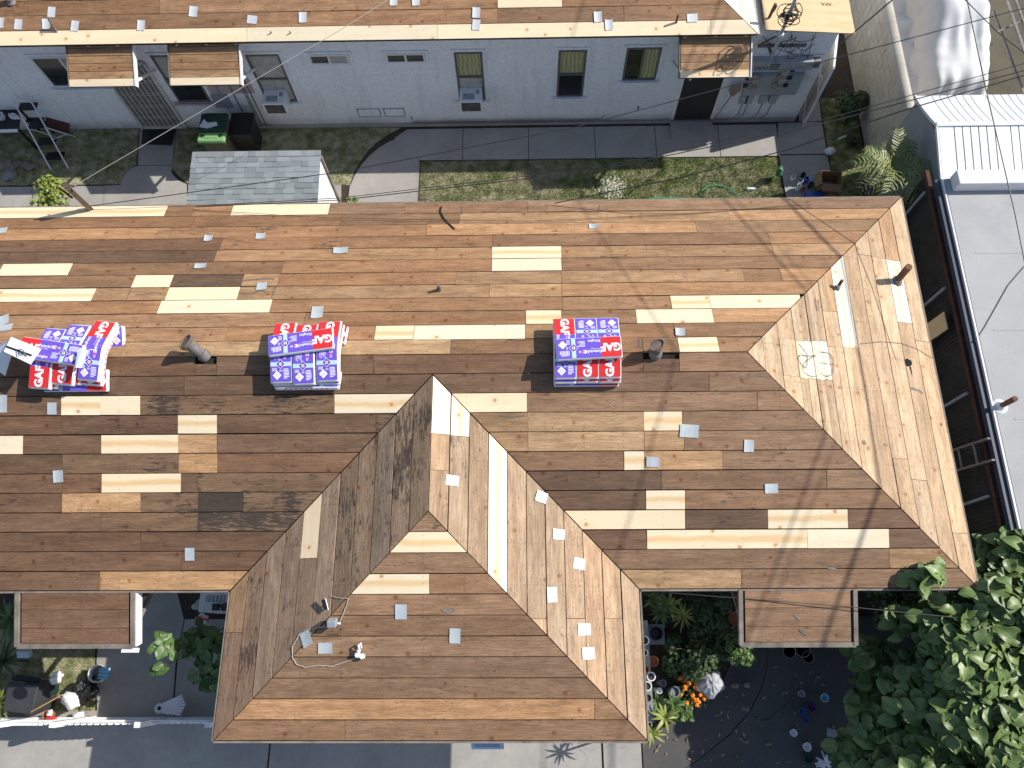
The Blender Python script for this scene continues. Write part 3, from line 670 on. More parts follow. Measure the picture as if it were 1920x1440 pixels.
for x, y, w_, h_ in ((1494, 1158, .05, .03), (1506, 1186, .07, .04)):
    c = awp.at(x, y); pts = [awp.P(c[0] + math.cos(i) * w_ - math.sin(i) * .02, c[1] - math.cos(i) * .04 + math.sin(i) * h_, .006) for i in (0, .9, 1.8, 2.7, 3.6, 4.5, 5.4)]
    MB().slab3(pts, awp.n * .001).build('knot', TRIM, roof)
# spray paint strokes
def stroke(pl, pts, w, parent=roof, label=None, mat=None):
    P = [pl.at(x, y) for x, y in pts]; fine = []
    for i in range(len(P) - 1):
        p0, p1, p2, p3 = P[max(i - 1, 0)], P[i], P[i + 1], P[min(i + 2, len(P) - 1)]
        for j in range(6):
            t = j / 6; fine.append(tuple(.5 * ((2 * p1[a]) + (-p0[a] + p2[a]) * t + (2 * p0[a] - 5 * p1[a] + 4 * p2[a] - p3[a]) * t * t + (-p0[a] + 3 * p1[a] - 3 * p2[a] + p3[a]) * t ** 3) for a in (0, 1)))
    fine.append(P[-1]); o = MB(); vs = []
    for i, p in enumerate(fine):
        a, b = fine[max(i - 1, 0)], fine[min(i + 1, len(fine) - 1)]; dx, dy = b[0] - a[0], b[1] - a[1]; L = math.hypot(dx, dy) or 1
        ww_ = w * random.uniform(.75, 1.1)
        for s_ in (-1, 1): vs.append(pl.P(p[0] - dy / L * ww_ * s_, p[1] + dx / L * ww_ * s_, .0085))
    fs = [(2 * i, 2 * i + 1, 2 * i + 3, 2 * i + 2) for i in range(len(fine) - 1)]
    o.add(vs, fs); ob = o.build('paint_mark', SPRAY, parent)
    uvl = ob.data.uv_layers.new(name='UVMap')
    for l in ob.data.loops: uvl.data[l.index].uv = (l.vertex_index // 2 * .1, l.vertex_index % 2)
    if label: ob['label'] = label
def spray():
    t = NT('spray_paint'); uv = t.n('ShaderNodeUVMap'); v = t.n('ShaderNodeSeparateXYZ', {0: uv}, 1); p = t.pos()
    e = t.rmp(t.m('ABSOLUTE', t.m('SUBTRACT', v, .5)), .12, .5, 1, 0); nz = t.rmp(t.noise(p, 40, 4, .7), .3, .6)
    al = t.m('MULTIPLY', t.m('MULTIPLY', e, nz), .8)
    return t.fin((.12, .14, .17), .8, 0, Alpha=al)
SPRAY = spray()
stroke(hip, [(1497, 645), (1505, 655), (1513, 668), (1510, 690), (1497, 676), (1499, 667), (1515, 668), (1528, 667)], .022, label='sprayed grey number on pale boards of the right hip')
stroke(hip, [(1528, 667), (1510, 678), (1505, 693), (1517, 705), (1530, 706)], .02)
stroke(hip, [(1533, 660), (1555, 664), (1562, 678), (1560, 700), (1548, 706), (1538, 700)], .024); stroke(hip, [(1536, 680), (1546, 682), (1562, 684)], .02)
stroke(back, [(455, 527), (475, 525), (500, 523), (515, 524)], .03); stroke(back, [(448, 549), (470, 551), (490, 545), (500, 549)], .025); stroke(back, [(510, 558), (516, 538)], .018)
stroke(back, [(237, 562), (247, 541)], .016); stroke(back, [(255, 553), (290, 550), (305, 552)], .018); stroke(back, [(330, 537), (390, 532), (420, 533)], .016)
stroke(back, [(866, 386), (867, 402)], .02); stroke(back, [(1124, 384), (1122, 400)], .02); stroke(back, [(905, 396), (960, 397), (985, 396)], .014); stroke(back, [(1060, 396), (1120, 399)], .012)
stroke(back, [(1198, 634), (1199, 650)], .022); stroke(hip, [(1708, 728), (1722, 732), (1730, 738)], .04)
stroke(front, [(935, 779), (960, 782), (985, 779)], .016)
# old wood stake lashed to the rear eave at left
pb = back.pt(170, 392, 0); o = MB(); o.bar(pb - Vector((0, 0, .1)), pb + Vector((-.02, -.02, .82)), .105, .085)
post = o.build('eave_post', TRUNK, house); post['label'] = 'weathered timber post standing on the rear eave at left'
MB().bar(pb + Vector((-.08, -.05, .45)), pb + Vector((-.16, -.04, .8)), .03, .03).build('stay', RUST, post)
MB().tube([pb + Vector((.06, 0, .74)), pb + Vector((.14, .0, .76))], .025, 8).build('insulator', GREYPIPE, post)

# ================================================================== REAR HOUSE
rh = thing('rear_house', (0, 15, 0), 'long white stucco house with partly stripped roof across the lawn', 'house'); OR = (0, 15, 0)
EY, EZ = 11.63, 3.1; RXR = 4.72
MB().prism([(XL - 3, WY), (6.53, WY), (6.53, 18), (XL - 3, 18)], 0, EZ - .13).build('wall', STUCCO, rh)
rp = Plane((0, EY, EZ), (1, 0, 0), (0, 1, 0))
rr = MB(); RT = 3.8
rr.add([Vector(p) for p in [(XL - 3, EY, EZ - .035), (RXR, EY, EZ - .035), (RXR - RT / 1.0, EY + RT, EZ + RT * K - .035), (XL - 3, EY + RT, EZ + RT * K - .035)]], [(0, 1, 2, 3)])
rr.add([Vector(p) for p in [(XL - 3, EY + RT, EZ + RT * K - .035), (RXR - RT, EY + RT, EZ + RT * K - .035), (RXR, EY + 2 * RT, EZ - .035), (XL - 3, EY + 2 * RT, EZ - .035)]], [(0, 1, 2, 3)])
rroof = rr.build('roof', UNDER, rh)
RB = .3065; rc = [(1, 1 / SL, RXR - .01)]
LX = (XL - 3,)
rrow = {0: [(LX, None), (-40, 'n'), (463, 'n'), (820, 'n'), (1333, 'n'), (1700, 'n')],
        1: [(LX, None), (80, 'm'), (470, 'm'), (933, 'm'), (1170, 'm'), (1700, 'm')],
        2: [(LX, None), (-20, 'm'), (300, 'm'), (740, 'm'), (933, 'm'), (1054, 'n'), (1700, 'm')],
        3: [(LX, None), (205, 'm'), (590, 'm'), (933, 'm'), (1054, 'n'), (1700, 'm')],
        4: [(LX, None), (100, 'm'), (590, 'm'), (1200, 'm'), (1700, 'm')]}
for k in range(12): row_boards(rp, k, RB, rrow.get(k, [(LX, None), (300 + 90 * (k % 3), 'm'), (900, 'm'), (1700, 'm')]), rc, rroof, OR)
# new pale boards along the hip line and plywood sheets over the porch end
he = Plane((RXR + .13, 0, EZ - K * .13 + .012), (0, 1, 0), (-1, 0, 0))
for k in range(9):
    poly = [(EY + .0, k * .302), (EY + 3.6, k * .302), (EY + 3.6, k * .302 + .294), (EY, k * .302 + .294)]
    poly = clip(poly, -1, 1 / SL, -(EY - .13) - .004)
    if len(poly) > 2: deck_board(he, poly, k * .302, 'w', rroof, OR)
PX0, PX1 = RXR + .14, 6.68
def pz(x): return EZ + .07 - .075 * (x - PX0)
for i in range(3):
    y0 = EY + .03 + i * 1.225; MB().slab3([(PX0, y0, pz(PX0)), (PX1, y0, pz(PX1)), (PX1, y0 + 1.22, pz(PX1)), (PX0, y0 + 1.22, pz(PX0))], (0, 0, .016)).build('plywood_sheet', PLY, rroof)
st = MB(); put_text(st, 'APA', .12, 0, 0, 0, math.pi, .002); pst = A(1549, 9, pz(6.2)); st.v = [(pst.x + x, pst.y + y, pz(pst.x + x) + .0195) for x, y, z in st.v]; st.build('stamp', SPRAYD, rroof)
MB().slab3([(PX0, EY + .08, EZ + .01), (PX1 - .05, EY + .08, EZ - .12), (PX1 - .05, EY + .08, pz(PX1) - .004), (PX0, EY + .08, pz(PX0) - .004)], (0, .03, 0)).build('fascia', TRIM, rh)
MB().slab3([(XL - 3, EY + .07, EZ - .045), (RXR, EY + .07, EZ - .045), (RXR, WY + .03, EZ - .045), (XL - 3, WY + .03, EZ - .045)], (0, 0, -.012)).build('soffit', TRIM, rh)
for i in range(34): MB().bar((XL - 2 + i * .61, EY + .05, EZ - .09), (XL - 2 + i * .61, WY, EZ + .02), .04, .07).build('rafter_tail', WTRIM, rh) if XL - 2 + i * .61 < 6.4 else None
# windows
WP = (0, WY, 0), (0, 1, 0)
def wxz(u, v): p = onp(u, v, *WP); return p.x, p.z
def window(x0, x1, z0, z1, split, glass, frame=FRAMEB, label=None, sill=True, curt=None):
    f = MB(); t = .045; dpt = .05
    for a, b, c_, d_ in ((x0, x1, z0, z0 + t), (x0, x1, z1 - t, z1), (x0, x0 + t, z0 + t, z1 - t), (x1 - t, x1, z0 + t, z1 - t)):
        f.box(((a + b) / 2, WY - .012, (c_ + d_) / 2), (b - a, dpt, d_ - c_))
    if split == 'h': f.box(((x0 + x1) / 2, WY - .02, (z0 + z1) / 2), (x1 - x0 - 2 * t, .05, t))
    if split == 'v': f.box(((x0 + x1) / 2, WY - .02, (z0 + z1) / 2), (t, .05, z1 - z0 - 2 * t))
    w = f.build('window', frame, rh)
    g = glass if isinstance(glass, tuple) else (glass, glass)
    if split == 'v': ps = [(x0 + t, (x0 + x1) / 2 - t / 2, z0 + t, z1 - t), ((x0 + x1) / 2 + t / 2, x1 - t, z0 + t, z1 - t)]
    elif split == 'h': ps = [(x0 + t, x1 - t, z0 + t, (z0 + z1) / 2 - t / 2), (x0 + t, x1 - t, (z0 + z1) / 2 + t / 2, z1 - t)]
    else: ps = [(x0 + t, x1 - t, z0 + t, z1 - t)]
    for i, (a, b, c_, d_) in enumerate(ps): MB().box(((a + b) / 2, WY - .004, (c_ + d_) / 2), (b - a, .012, d_ - c_)).build('pane', g[i % 2], w)
    # reveal trim
    r = MB(); 
    for a, b, c_, d_ in ((x0 - .07, x1 + .07, z1 + .003, z1 + .06), (x0 - .07, x0 - .003, z0, z1), (x1 + .003, x1 + .07, z0, z1)): r.box(((a + b) / 2, WY - .012, (c_ + d_) / 2), (b - a, .03, d_ - c_))
    r.build('surround', STUCCO, w)
    if sill: MB().box(((x0 + x1) / 2, WY - .045, z0 - .03), (x1 - x0 + .2, .11, .05)).build('sill', MAUVE if sill == 2 else STUCCO, w)
    if label: w['label'] = label
    return w
window(-10.56, -9.3, 1.5, 2.42, 'v', (GLASS, CURTG), FRAMEW, 'sliding window left of the first awning')
window(-7.95, -7.2, .97, 2.41, 'h', (GLASS, CURTG), FRAMEB, 'tall window behind the second awning', 2)
window(-5.92, -5.2, .93, 2.39, 'h', (CURTG, CURTG), FRAMEB, 'curtained window with white air conditioner near second awning')
window(-4.58, -3.72, 2.07, 2.36, 'v', (GLASS, CURTG), FRAMEW, 'small high sliding window nearer the second awning', False)
window(-2.93, -2.08, 2.08, 2.36, 'v', (GLASS, GLASS), FRAMEW, 'small high sliding window left of the middle window', False)
window(-1.46, -.86, .9, 2.37, 'h', (CURTG, CURT), FRAMEB, 'curtained middle window holding an air conditioner')
window(.77, 1.37, .96, 2.38, 'h', (GLASS, CURT), FRAMEB, 'tall window with olive curtain above and dark pane below')
window(2.21, 2.95, 1.46, 2.42, 'v', (GLASS, CURT), FRAMEB, 'square sliding window with olive curtain left of the dark door')
# doors
d1 = MB(); x0, x1, z1 = -9.22, -8.18, 2.15
for a in (x0, x1): d1.box((a, WY - .03, z1 / 2 + .05), (.06, .06, z1))
d1.box(((x0 + x1) / 2, WY - .03, z1 + .07), (x1 - x0, .06, .06)); d1.box(((x0 + x1) / 2, WY - .03, .09), (x1 - x0, .06, .06))
d1 = d1.build('security_door', STONE, rh); d1['label'] = 'pale barred security door below the first awning'
MB().box(((x0 + x1) / 2, WY - .006, 1.1), (x1 - x0 - .06, .012, 2.0)).build('screen', mottled('door_mesh', (.2, .2, .19), .3, 14, 90, .8), d1)
for i in range(1, 9): MB().box((x0 + (x1 - x0) * i / 9, WY - .03, 1.1), (.018, .02, 2.0)).build('bar', STONE, d1)
for i in range(5):
    s_ = MB(); 
    for j in range(9):
        xx = x0 + (x1 - x0) * (j + .5) / 9; zz = .45 + i * .4
        s_.tube([(xx + math.cos(a_) * .045, WY - .042, zz + math.sin(a_) * .045) for a_ in [q * .785 for q in range(9)]], .006, 5)
    s_.build('scroll', STONE, d1)
d2 = MB().box((4.03, WY - .02, 1.1), (.86, .06, 2.1)).build('door', DOORK, rh); d2['label'] = 'dark screen door under the right awning'
MB().box((4.5, WY - .02, 1.1), (.08, .05, 2.16)).build('jamb', STUCCO, d2); MB().box((3.56, WY - .02, 1.1), (.07, .05, 2.16)).build('jamb', STUCCO, d2)
MB().box((4.03, WY - .3, .05), (1.0, .5, .09)).build('doorstep', CONC, rh)
for i, zz in enumerate((1.5, 1.62)): MB().box((3.72, WY - .06, zz), (.05, .02, .07)).build('number_plate', PLASTW, d2)
# pink painted lower wall left of the curtained window
MB().slab3([(-7.1, WY - .004, 1.2), (-6.1, WY - .004, 1.2), (-6.1, WY - .004, 2.2), (-7.1, WY - .004, 2.2)], (0, -.01, 0)).build('wall_panel', MAUVE, rh)
for i, x in enumerate((-6.9, -6.6, -6.35)): MB().tube([(x, WY - .025, 2.2), (x, WY - .025, .1)], .008 if i != 1 else .014, 6).build('conduit', GREYPIPE, rh)
for x in (-6.3, -6.2): MB().tube([(x + .0, WY - .03, 1.6), (x, WY - .03, .15), (x + .15, WY - .03, .08)], .014, 6).build('conduit', GREYPIPE, rh)
MB().slab3([(-7.15, WY - .012, .75), (-6.75, WY - .012, .75), (-6.75, WY - .012, 1.18), (-7.15, WY - .012, 1.18)], (0, -.02, 0)).build('access_panel', GREY, rh)
# crawl space vents
for a, b in ((668, 711), (718, 757)):
    xa_, _ = wxz(a, 202); xb_, _ = wxz(b, 202); za, zb = .33, .62; v = MB()
    for c in ((xa_, xb_, za, za + .02), (xa_, xb_, zb - .02, zb), (xa_, xa_ + .02, za, zb), (xb_ - .02, xb_, za, zb)): v.box(((c[0] + c[1]) / 2, WY - .01, (c[2] + c[3]) / 2), (c[1] - c[0], .02, c[3] - c[2]))
    v = v.build('vent', GREY, rh); MB().box(((xa_ + xb_) / 2, WY - .004, (za + zb) / 2), (xb_ - xa_ - .04, .008, zb - za - .04)).build('vent_cover', STUCCO, v)
# pipes along the foot of the wall
MB().tube([(-2.65, WY - .05, .35), (-2.65, WY - .05, .16), (1.9, WY - .05, .17), (1.92, WY - .05, .32)], .014, 6).build('pipe', GREYPIPE, rh)
MB().tube([(-2.6, WY - .06, .11), (4.9, WY - .06, .12)], .01, 6).build('pipe', GREYPIPE, rh)
MB().box((0, WY - .03, .05), (13, .06, .09)).build('footing', CONC, rh)
for x, z in ((2.7, .55),): MB().tube([(x, WY, z), (x, WY - .04, z), (x, WY - .05, z - .05)], .02, 8).build('spigot', GREYPIPE, rh)
# awnings of the rear house
def awning2(xa_, xb_, label, right=True):
    pl = Plane((0, 11.0, 2.62), (1, 0, 0), (0, 1, 0), .5); L = .78 * math.sqrt(1.25)
    a = MB().slab3([pl.P(xa_, 0, -.025), pl.P(xb_, 0, -.025), pl.P(xb_, L, -.025), pl.P(xa_, L, -.025)], (0, 0, -.02)).build('awning', UNDER, rh); a['label'] = label
    bw = .145
    deck_board(pl, [(xa_, 0), (xb_, 0), (xb_, bw), (xa_, bw)], 0, 'n', a, OR)
    k = 0; s = bw + .006
    while s < L - .04:
        deck_board(pl, [(xa_ + .01, s), (xb_ - .01, s), (xb_ - .01, min(s + .142, L)), (xa_ + .01, min(s + .142, L))], s, 'l', a, OR, .015); s += .152; k += 1
    if right: MB().slab3([pl.P(xb_ + .004, -.01, -.1), pl.P(xb_ + .004, L, -.1), pl.P(xb_ + .004, L, .02), pl.P(xb_ + .004, -.01, .02)], (.025, 0, 0)).build('trim', WTRIM, a)
    MB().slab3([pl.P(xa_ - .004, 0, -.1), pl.P(xa_ - .004, L, -.1), pl.P(xa_ - .004, L, .005), pl.P(xa_ - .004, 0, .005)], (-.02, 0, 0)).build('trim', TRIM, a)
    for u in (xa_ + .05, xb_ - .05): MB().bar(pl.P(u, .08, -.05), (u, WY, 1.95), .05, .05).build('bracket', WTRIM, a)
x_ = lambda px: A(px, 155, 2.66).x
awning2(x_(130), x_(252), 'boarded awning above the security door'); awning2(x_(319), x_(450), 'boarded awning right of the security door'); awning2(x_(1277), x_(1409), 'boarded awning above the dark door')
# electrical gear
mp = MB(); mp.slab3([(4.98, WY - .1, .98), (6.2, WY - .1, .98), (6.2, WY - .1, 1.62), (4.98, WY - .1, 1.62)], (0, .1, 0))
mp = mp.build('meter_panel', GREY, rh, bevel=.006); mp['label'] = 'grey bank of five electricity meters by the wall corner'
for u, v in ((1472, 133), (1465, 149), (1456, 164), (1417, 149), (1411, 165)):
    p = onp(u, v, (0, WY - .16, 0), (0, 1, 0)); Rm = Matrix.Rotation(math.pi / 2, 3, 'X')
    MB().lathe([(.105, 0), (.105, .03), (.085, .04), (.083, .12), (.07, .145), (.001, .15)], (p.x, WY - .1, p.z), 20, Rm).build('meter', GLASSM, mp, smooth=True)
    MB().lathe([(.112, 0), (.112, .025), (.001, .026)], (p.x, WY - .1, p.z), 20, Rm).build('meter_ring', GREYPIPE, mp, smooth=True)
for u, v in ((1487, 131), (1481, 146), (1473, 160), (1402, 147), (1397, 161)):
    p = onp(u, v, (0, WY - .12, 0), (0, 1, 0)); MB().box((p.x, WY - .115, p.z), (.09, .03, .1)).build('breaker', BLACK, mp)
for u in (1394, 1404, 1431, 1449):
    p = onp(u, 188, (0, WY - .08, 0), (0, 1, 0)); MB().box((p.x, WY - .05, .83), (.17, .1, .26)).build('switch_box', GREY, mp, bevel=.006)
    MB().tube([(p.x + .03, WY - .04, .7), (p.x + .02, WY - .04, .25), (p.x - .1, WY - .04, .12)], .011, 6).build('conduit', GREYPIPE, mp)
sb = MB().box((5.55, WY - .09, 1.98), (1.35, .18, .24)).build('wire_trough', GREY, rh, bevel=.006)
MB().box((5.42, WY - .19, 1.98), (.2, .012, .16)).build('trough_door', GREYPIPE, sb)
for i in range(6): MB().box((5.02 + i * .05, WY - .187, 1.93 + .03 * (i % 2)), (.025, .01, .05)).build('conduit_clamp', RUST, sb)
MB().box((6.3, WY - .06, 1.95), (.2, .12, .2)).build('junction_box', GREYPIPE, rh)
# service mast
MY = 11.6; b = onp(1447, 106, (0, MY, 0), (0, 1, 0)); e = onp(1486, 16, (0, MY, 0), (0, 1, 0)); e.x = b.x
mast = MB().tube([b, e + Vector((0, 0, .5))], .035, 12).build('service_mast', GREY, rh, smooth=True); mast['label'] = 'grey service mast with coiled cables rising past the eave'
MB().lathe([(.05, 0), (.08, .04), (.085, .12), (.03, .17), (.001, .172)], e + Vector((0, 0, .5)), 14).build('weatherhead', BLACK, mast, smooth=True)
MB().lathe([(.06, 0), (.06, .06), (.04, .08)], (b.x, MY, EZ - .02), 14).build('collar', GALV, mast)
MB().bar((b.x, MY, b.z + .02), (b.x, WY, b.z - .1), .05, .05).build('standoff', GREYPIPE, mast)
MB().bar((4.9, WY - .15, 2.55), (5.9, WY - .15, 2.55), .05, .05).build('brace', GREYPIPE, mast); MB().bar((4.9, WY - .15, 2.55), (5.4, WY - .12, 2.95), .03, .03).build('brace', GREYPIPE, mast)
rs = random.Random(3)
for i in range(9):
    rr_ = rs.uniform(.1, .2); ph = rs.uniform(0, 6); tl = rs.uniform(-.6, .6); cc = e + Vector((rs.uniform(-.08, .08), rs.uniform(-.1, .05), rs.uniform(-.32, .02)))
    MB().tube([cc + Vector((math.cos(a_) * rr_, math.sin(a_) * rr_ * math.cos(tl), math.sin(a_) * rr_ * math.sin(tl) + a_ * .006)) for a_ in [ph + q * .4 for q in range(rs.choice((12, 16, 17)))]], .009, 6).build('cable_loop', WIRE, mast)
for i in range(6): vs, fs = blob(e + Vector((rs.uniform(-.1, .1), rs.uniform(-.1, .1), rs.uniform(-.25, .05))), (.05, .035, .05), i); MB().add(vs, fs).build('splice', BLACK, mast)
for i in range(11):
    a_ = Vector((rs.uniform(4.7, 6.0), WY - .15 - rs.random() * .25, rs.uniform(2.75, 3.0))); b_ = Vector((rs.uniform(5.4, 6.45), WY - .05, rs.uniform(1.9, 2.85))); mid = (a_ + b_) / 2 + Vector((rs.uniform(-.5, .5), -.1, rs.uniform(-.7, -.1)))
    MB().tube([a_ * (1 - t) ** 2 + mid * 2 * t * (1 - t) + b_ * t * t for t in [q / 8 for q in range(9)]], .007, 5).build('service_cable', WIRE, mast)
for i in range(3): MB().tube([(6.0 + .1 * i, WY - .03, 2.3), (6.15, WY - .06, 2.0), (6.12 + .05 * i, WY - .05, 1.6), (6.25 + .1 * i, WY - .04, 1.4)], .006, 5).build('service_cable', WIREL, mast)
# rear-house roof pipes
vpipe(rp, 1468, 48, 0.0, .01, RUST, None, False, parent=rh) if False else None
o = MB().tube([(4.95, EY + .32, EZ + .1), (4.98, EY + .34, EZ + .42)], .03, 10).build('vent_pipe', RUST, rh); o['label'] = 'bent rusty pipe stub beside the service mast'
MB().tube([(4.97, EY + .33, EZ + .25), (5.0, EY + .35, EZ + .38)], .04, 10).build('coupling', RUST, o)
vpipe(rp, 1268, 43, .22, .022, RUST, 'thin rusty pipe near the pale hip boards', False, parent=rh); vpipe(rp, 106, 61, .3, .025, GREYPIPE, 'leaning grey pipe among white sheets at upper left', False, (-.03, .1), parent=rh)
vpipe(rp, 20, 4, .35, .055, GALV, 'wide galvanised pipe at the top left corner', True, parent=rh)
for u, v in ((509, 62), (545, 62)): p = rp.pt(u, v, .0); MB().tube([p, p + Vector((.0, -.02, .06))], .012, 6).build('cleat', RUST, rh)
# white gate folded against the east corner
gt = thing('side_gate', (6.75, 12.4, 0), 'white framed wire gate standing at the rear house corner', 'gate')
gm = MB(); g0, g1 = Vector((6.66, 11.75, .1)), Vector((7.0, 13.25, .1))
def gp(t, z): return g0 + (g1 - g0) * t + Vector((0, 0, z))
for a, b in (((0, 0), (1, 0)), ((0, 1.9), (1, 1.9)), ((0, 0), (0, 1.9)), ((1, 0), (1, 1.9)), ((0, .95), (1, .95))): gm.bar(gp(*a), gp(*b), .045, .045)
gm.build('frame', WMETAL, gt)
MB().slab3([gp(.02, .03), gp(.98, .03), gp(.98, 1.87), gp(.02, 1.87)], (.012, 0, 0)).build('screen_panel', mottled('beige_screen', (.42, .40, .34), .1, 3, 60, .7), gt)
for a in (.33, .66): MB().bar(gp(a, .03) - Vector((.012, 0, 0)), gp(a, 1.87) - Vector((.012, 0, 0)), .012, .012).build('screen_rib', WMETAL, gt)
MB().box(gp(.25, 1.05) + Vector((.03, 0, 0)), (.12, .18, .2)).build('lock_box', PLASTW, gt)

# ---------------------------------------------------------------- window air conditioners
def aircon(x, z, label):
    t = thing('air_conditioner', (x, WY - .02, z), label, 'air conditioner', 'window air conditioners on the rear house')
    c = MB().box((x, WY - .2, z + .17), (.5, .4, .34)).build('casing', PLASTW, t, bevel=.012)
    fr = MB()
    for i in range(15): fr.box((x, WY - .405, z + .04 + i * .019), (.42, .008, .007))
    fr.build('grille', GREYPIPE, t); MB().box((x, WY - .402, z + .17), (.43, .004, .28)).build('grille_backing', HOLE, t)
    MB().box((x - .05, WY - .25, z + .341), (.26, .16, .004)).build('label_plate', GREY, t)
    for i in range(4): MB().box((x + .12 + i * .02, WY - .13, z + .341), (.01, .1, .003)).build('vent_slot', BLACK, t)
aircon(-5.62, .95, 'white window air conditioner below the second awning side'); aircon(-1.17, .93, 'white window air conditioner in the middle window')

# ================================================================== SMALL SHED with shingles
zt = 2.35; s0 = A(362, 285, zt); s1 = A(601, 283, zt); SX0, SX1, SY1 = s0.x, s1.x, s0.y; SY0 = SY1 - 1.55
shed = thing('garden_shed', ((SX0 + SX1) / 2, (SY0 + SY1) / 2, 0), 'small shed with grey shingled roof behind the bungalow eave', 'shed')
MB().prism([(SX0 + .06, SY0 + .06), (SX1 - .06, SY0 + .06), (SX1 - .06, SY1 - .06), (SX0 + .06, SY1 - .06)], 0, zt - .14).build('wall', WTRIM, shed)
for i in range(18): MB().box((SX1 - .05, (SY0 + SY1) / 2, .06 + i * .125), (.012, SY1 - SY0 - .13, .112), M=Matrix.Rotation(.05, 3, 'Y')).build('siding_board', WTRIM, shed)
MB().box((SX1 - .03, SY1 - .06, zt / 2 - .05), (.06, .06, zt - .15)).build('corner_trim', TRIM, shed)
sp = Plane((0, SY0, zt - .12), (1, 0, 0), (0, 1, 0), .08); SLh = (SY1 - SY0) * math.sqrt(1 + .0064)
sr = MB().slab3([sp.P(SX0, 0, -.05), sp.P(SX1, 0, -.05), sp.P(SX1, SLh, -.05), sp.P(SX0, SLh, -.05)], sp.n * .045).build('roof', TRIM, shed)
OS = shed.location; nrow = 13; rw = SLh / nrow
for k in range(nrow):
    x = SX0 - random.uniform(0, .15)
    while x < SX1 - .001:
        w_ = random.uniform(.12, .27); a_, b_ = max(x, SX0 - .01), min(x + w_, SX1 + .01); x += w_
        if b_ - a_ < .02: continue
        hh = random.choice((.0, .006, .010)); s_a, s_b = k * rw - .012 * (hh > 0), min((k + 1) * rw + .01, SLh)
        MB().add([sp.P(a_, s_a, .006 + hh), sp.P(b_, s_a, .006 + hh), sp.P(b_, s_b, .001 + hh * .4), sp.P(a_, s_b, .001 + hh * .4), sp.P(a_, s_a, -.004), sp.P(b_, s_a, -.004), sp.P(b_, s_b, -.004), sp.P(a_, s_b, -.004)],
                 [(0, 1, 2, 3), (4, 5, 1, 0), (5, 6, 2, 1), (7, 4, 0, 3)]).build('shingle', SHING, sr)

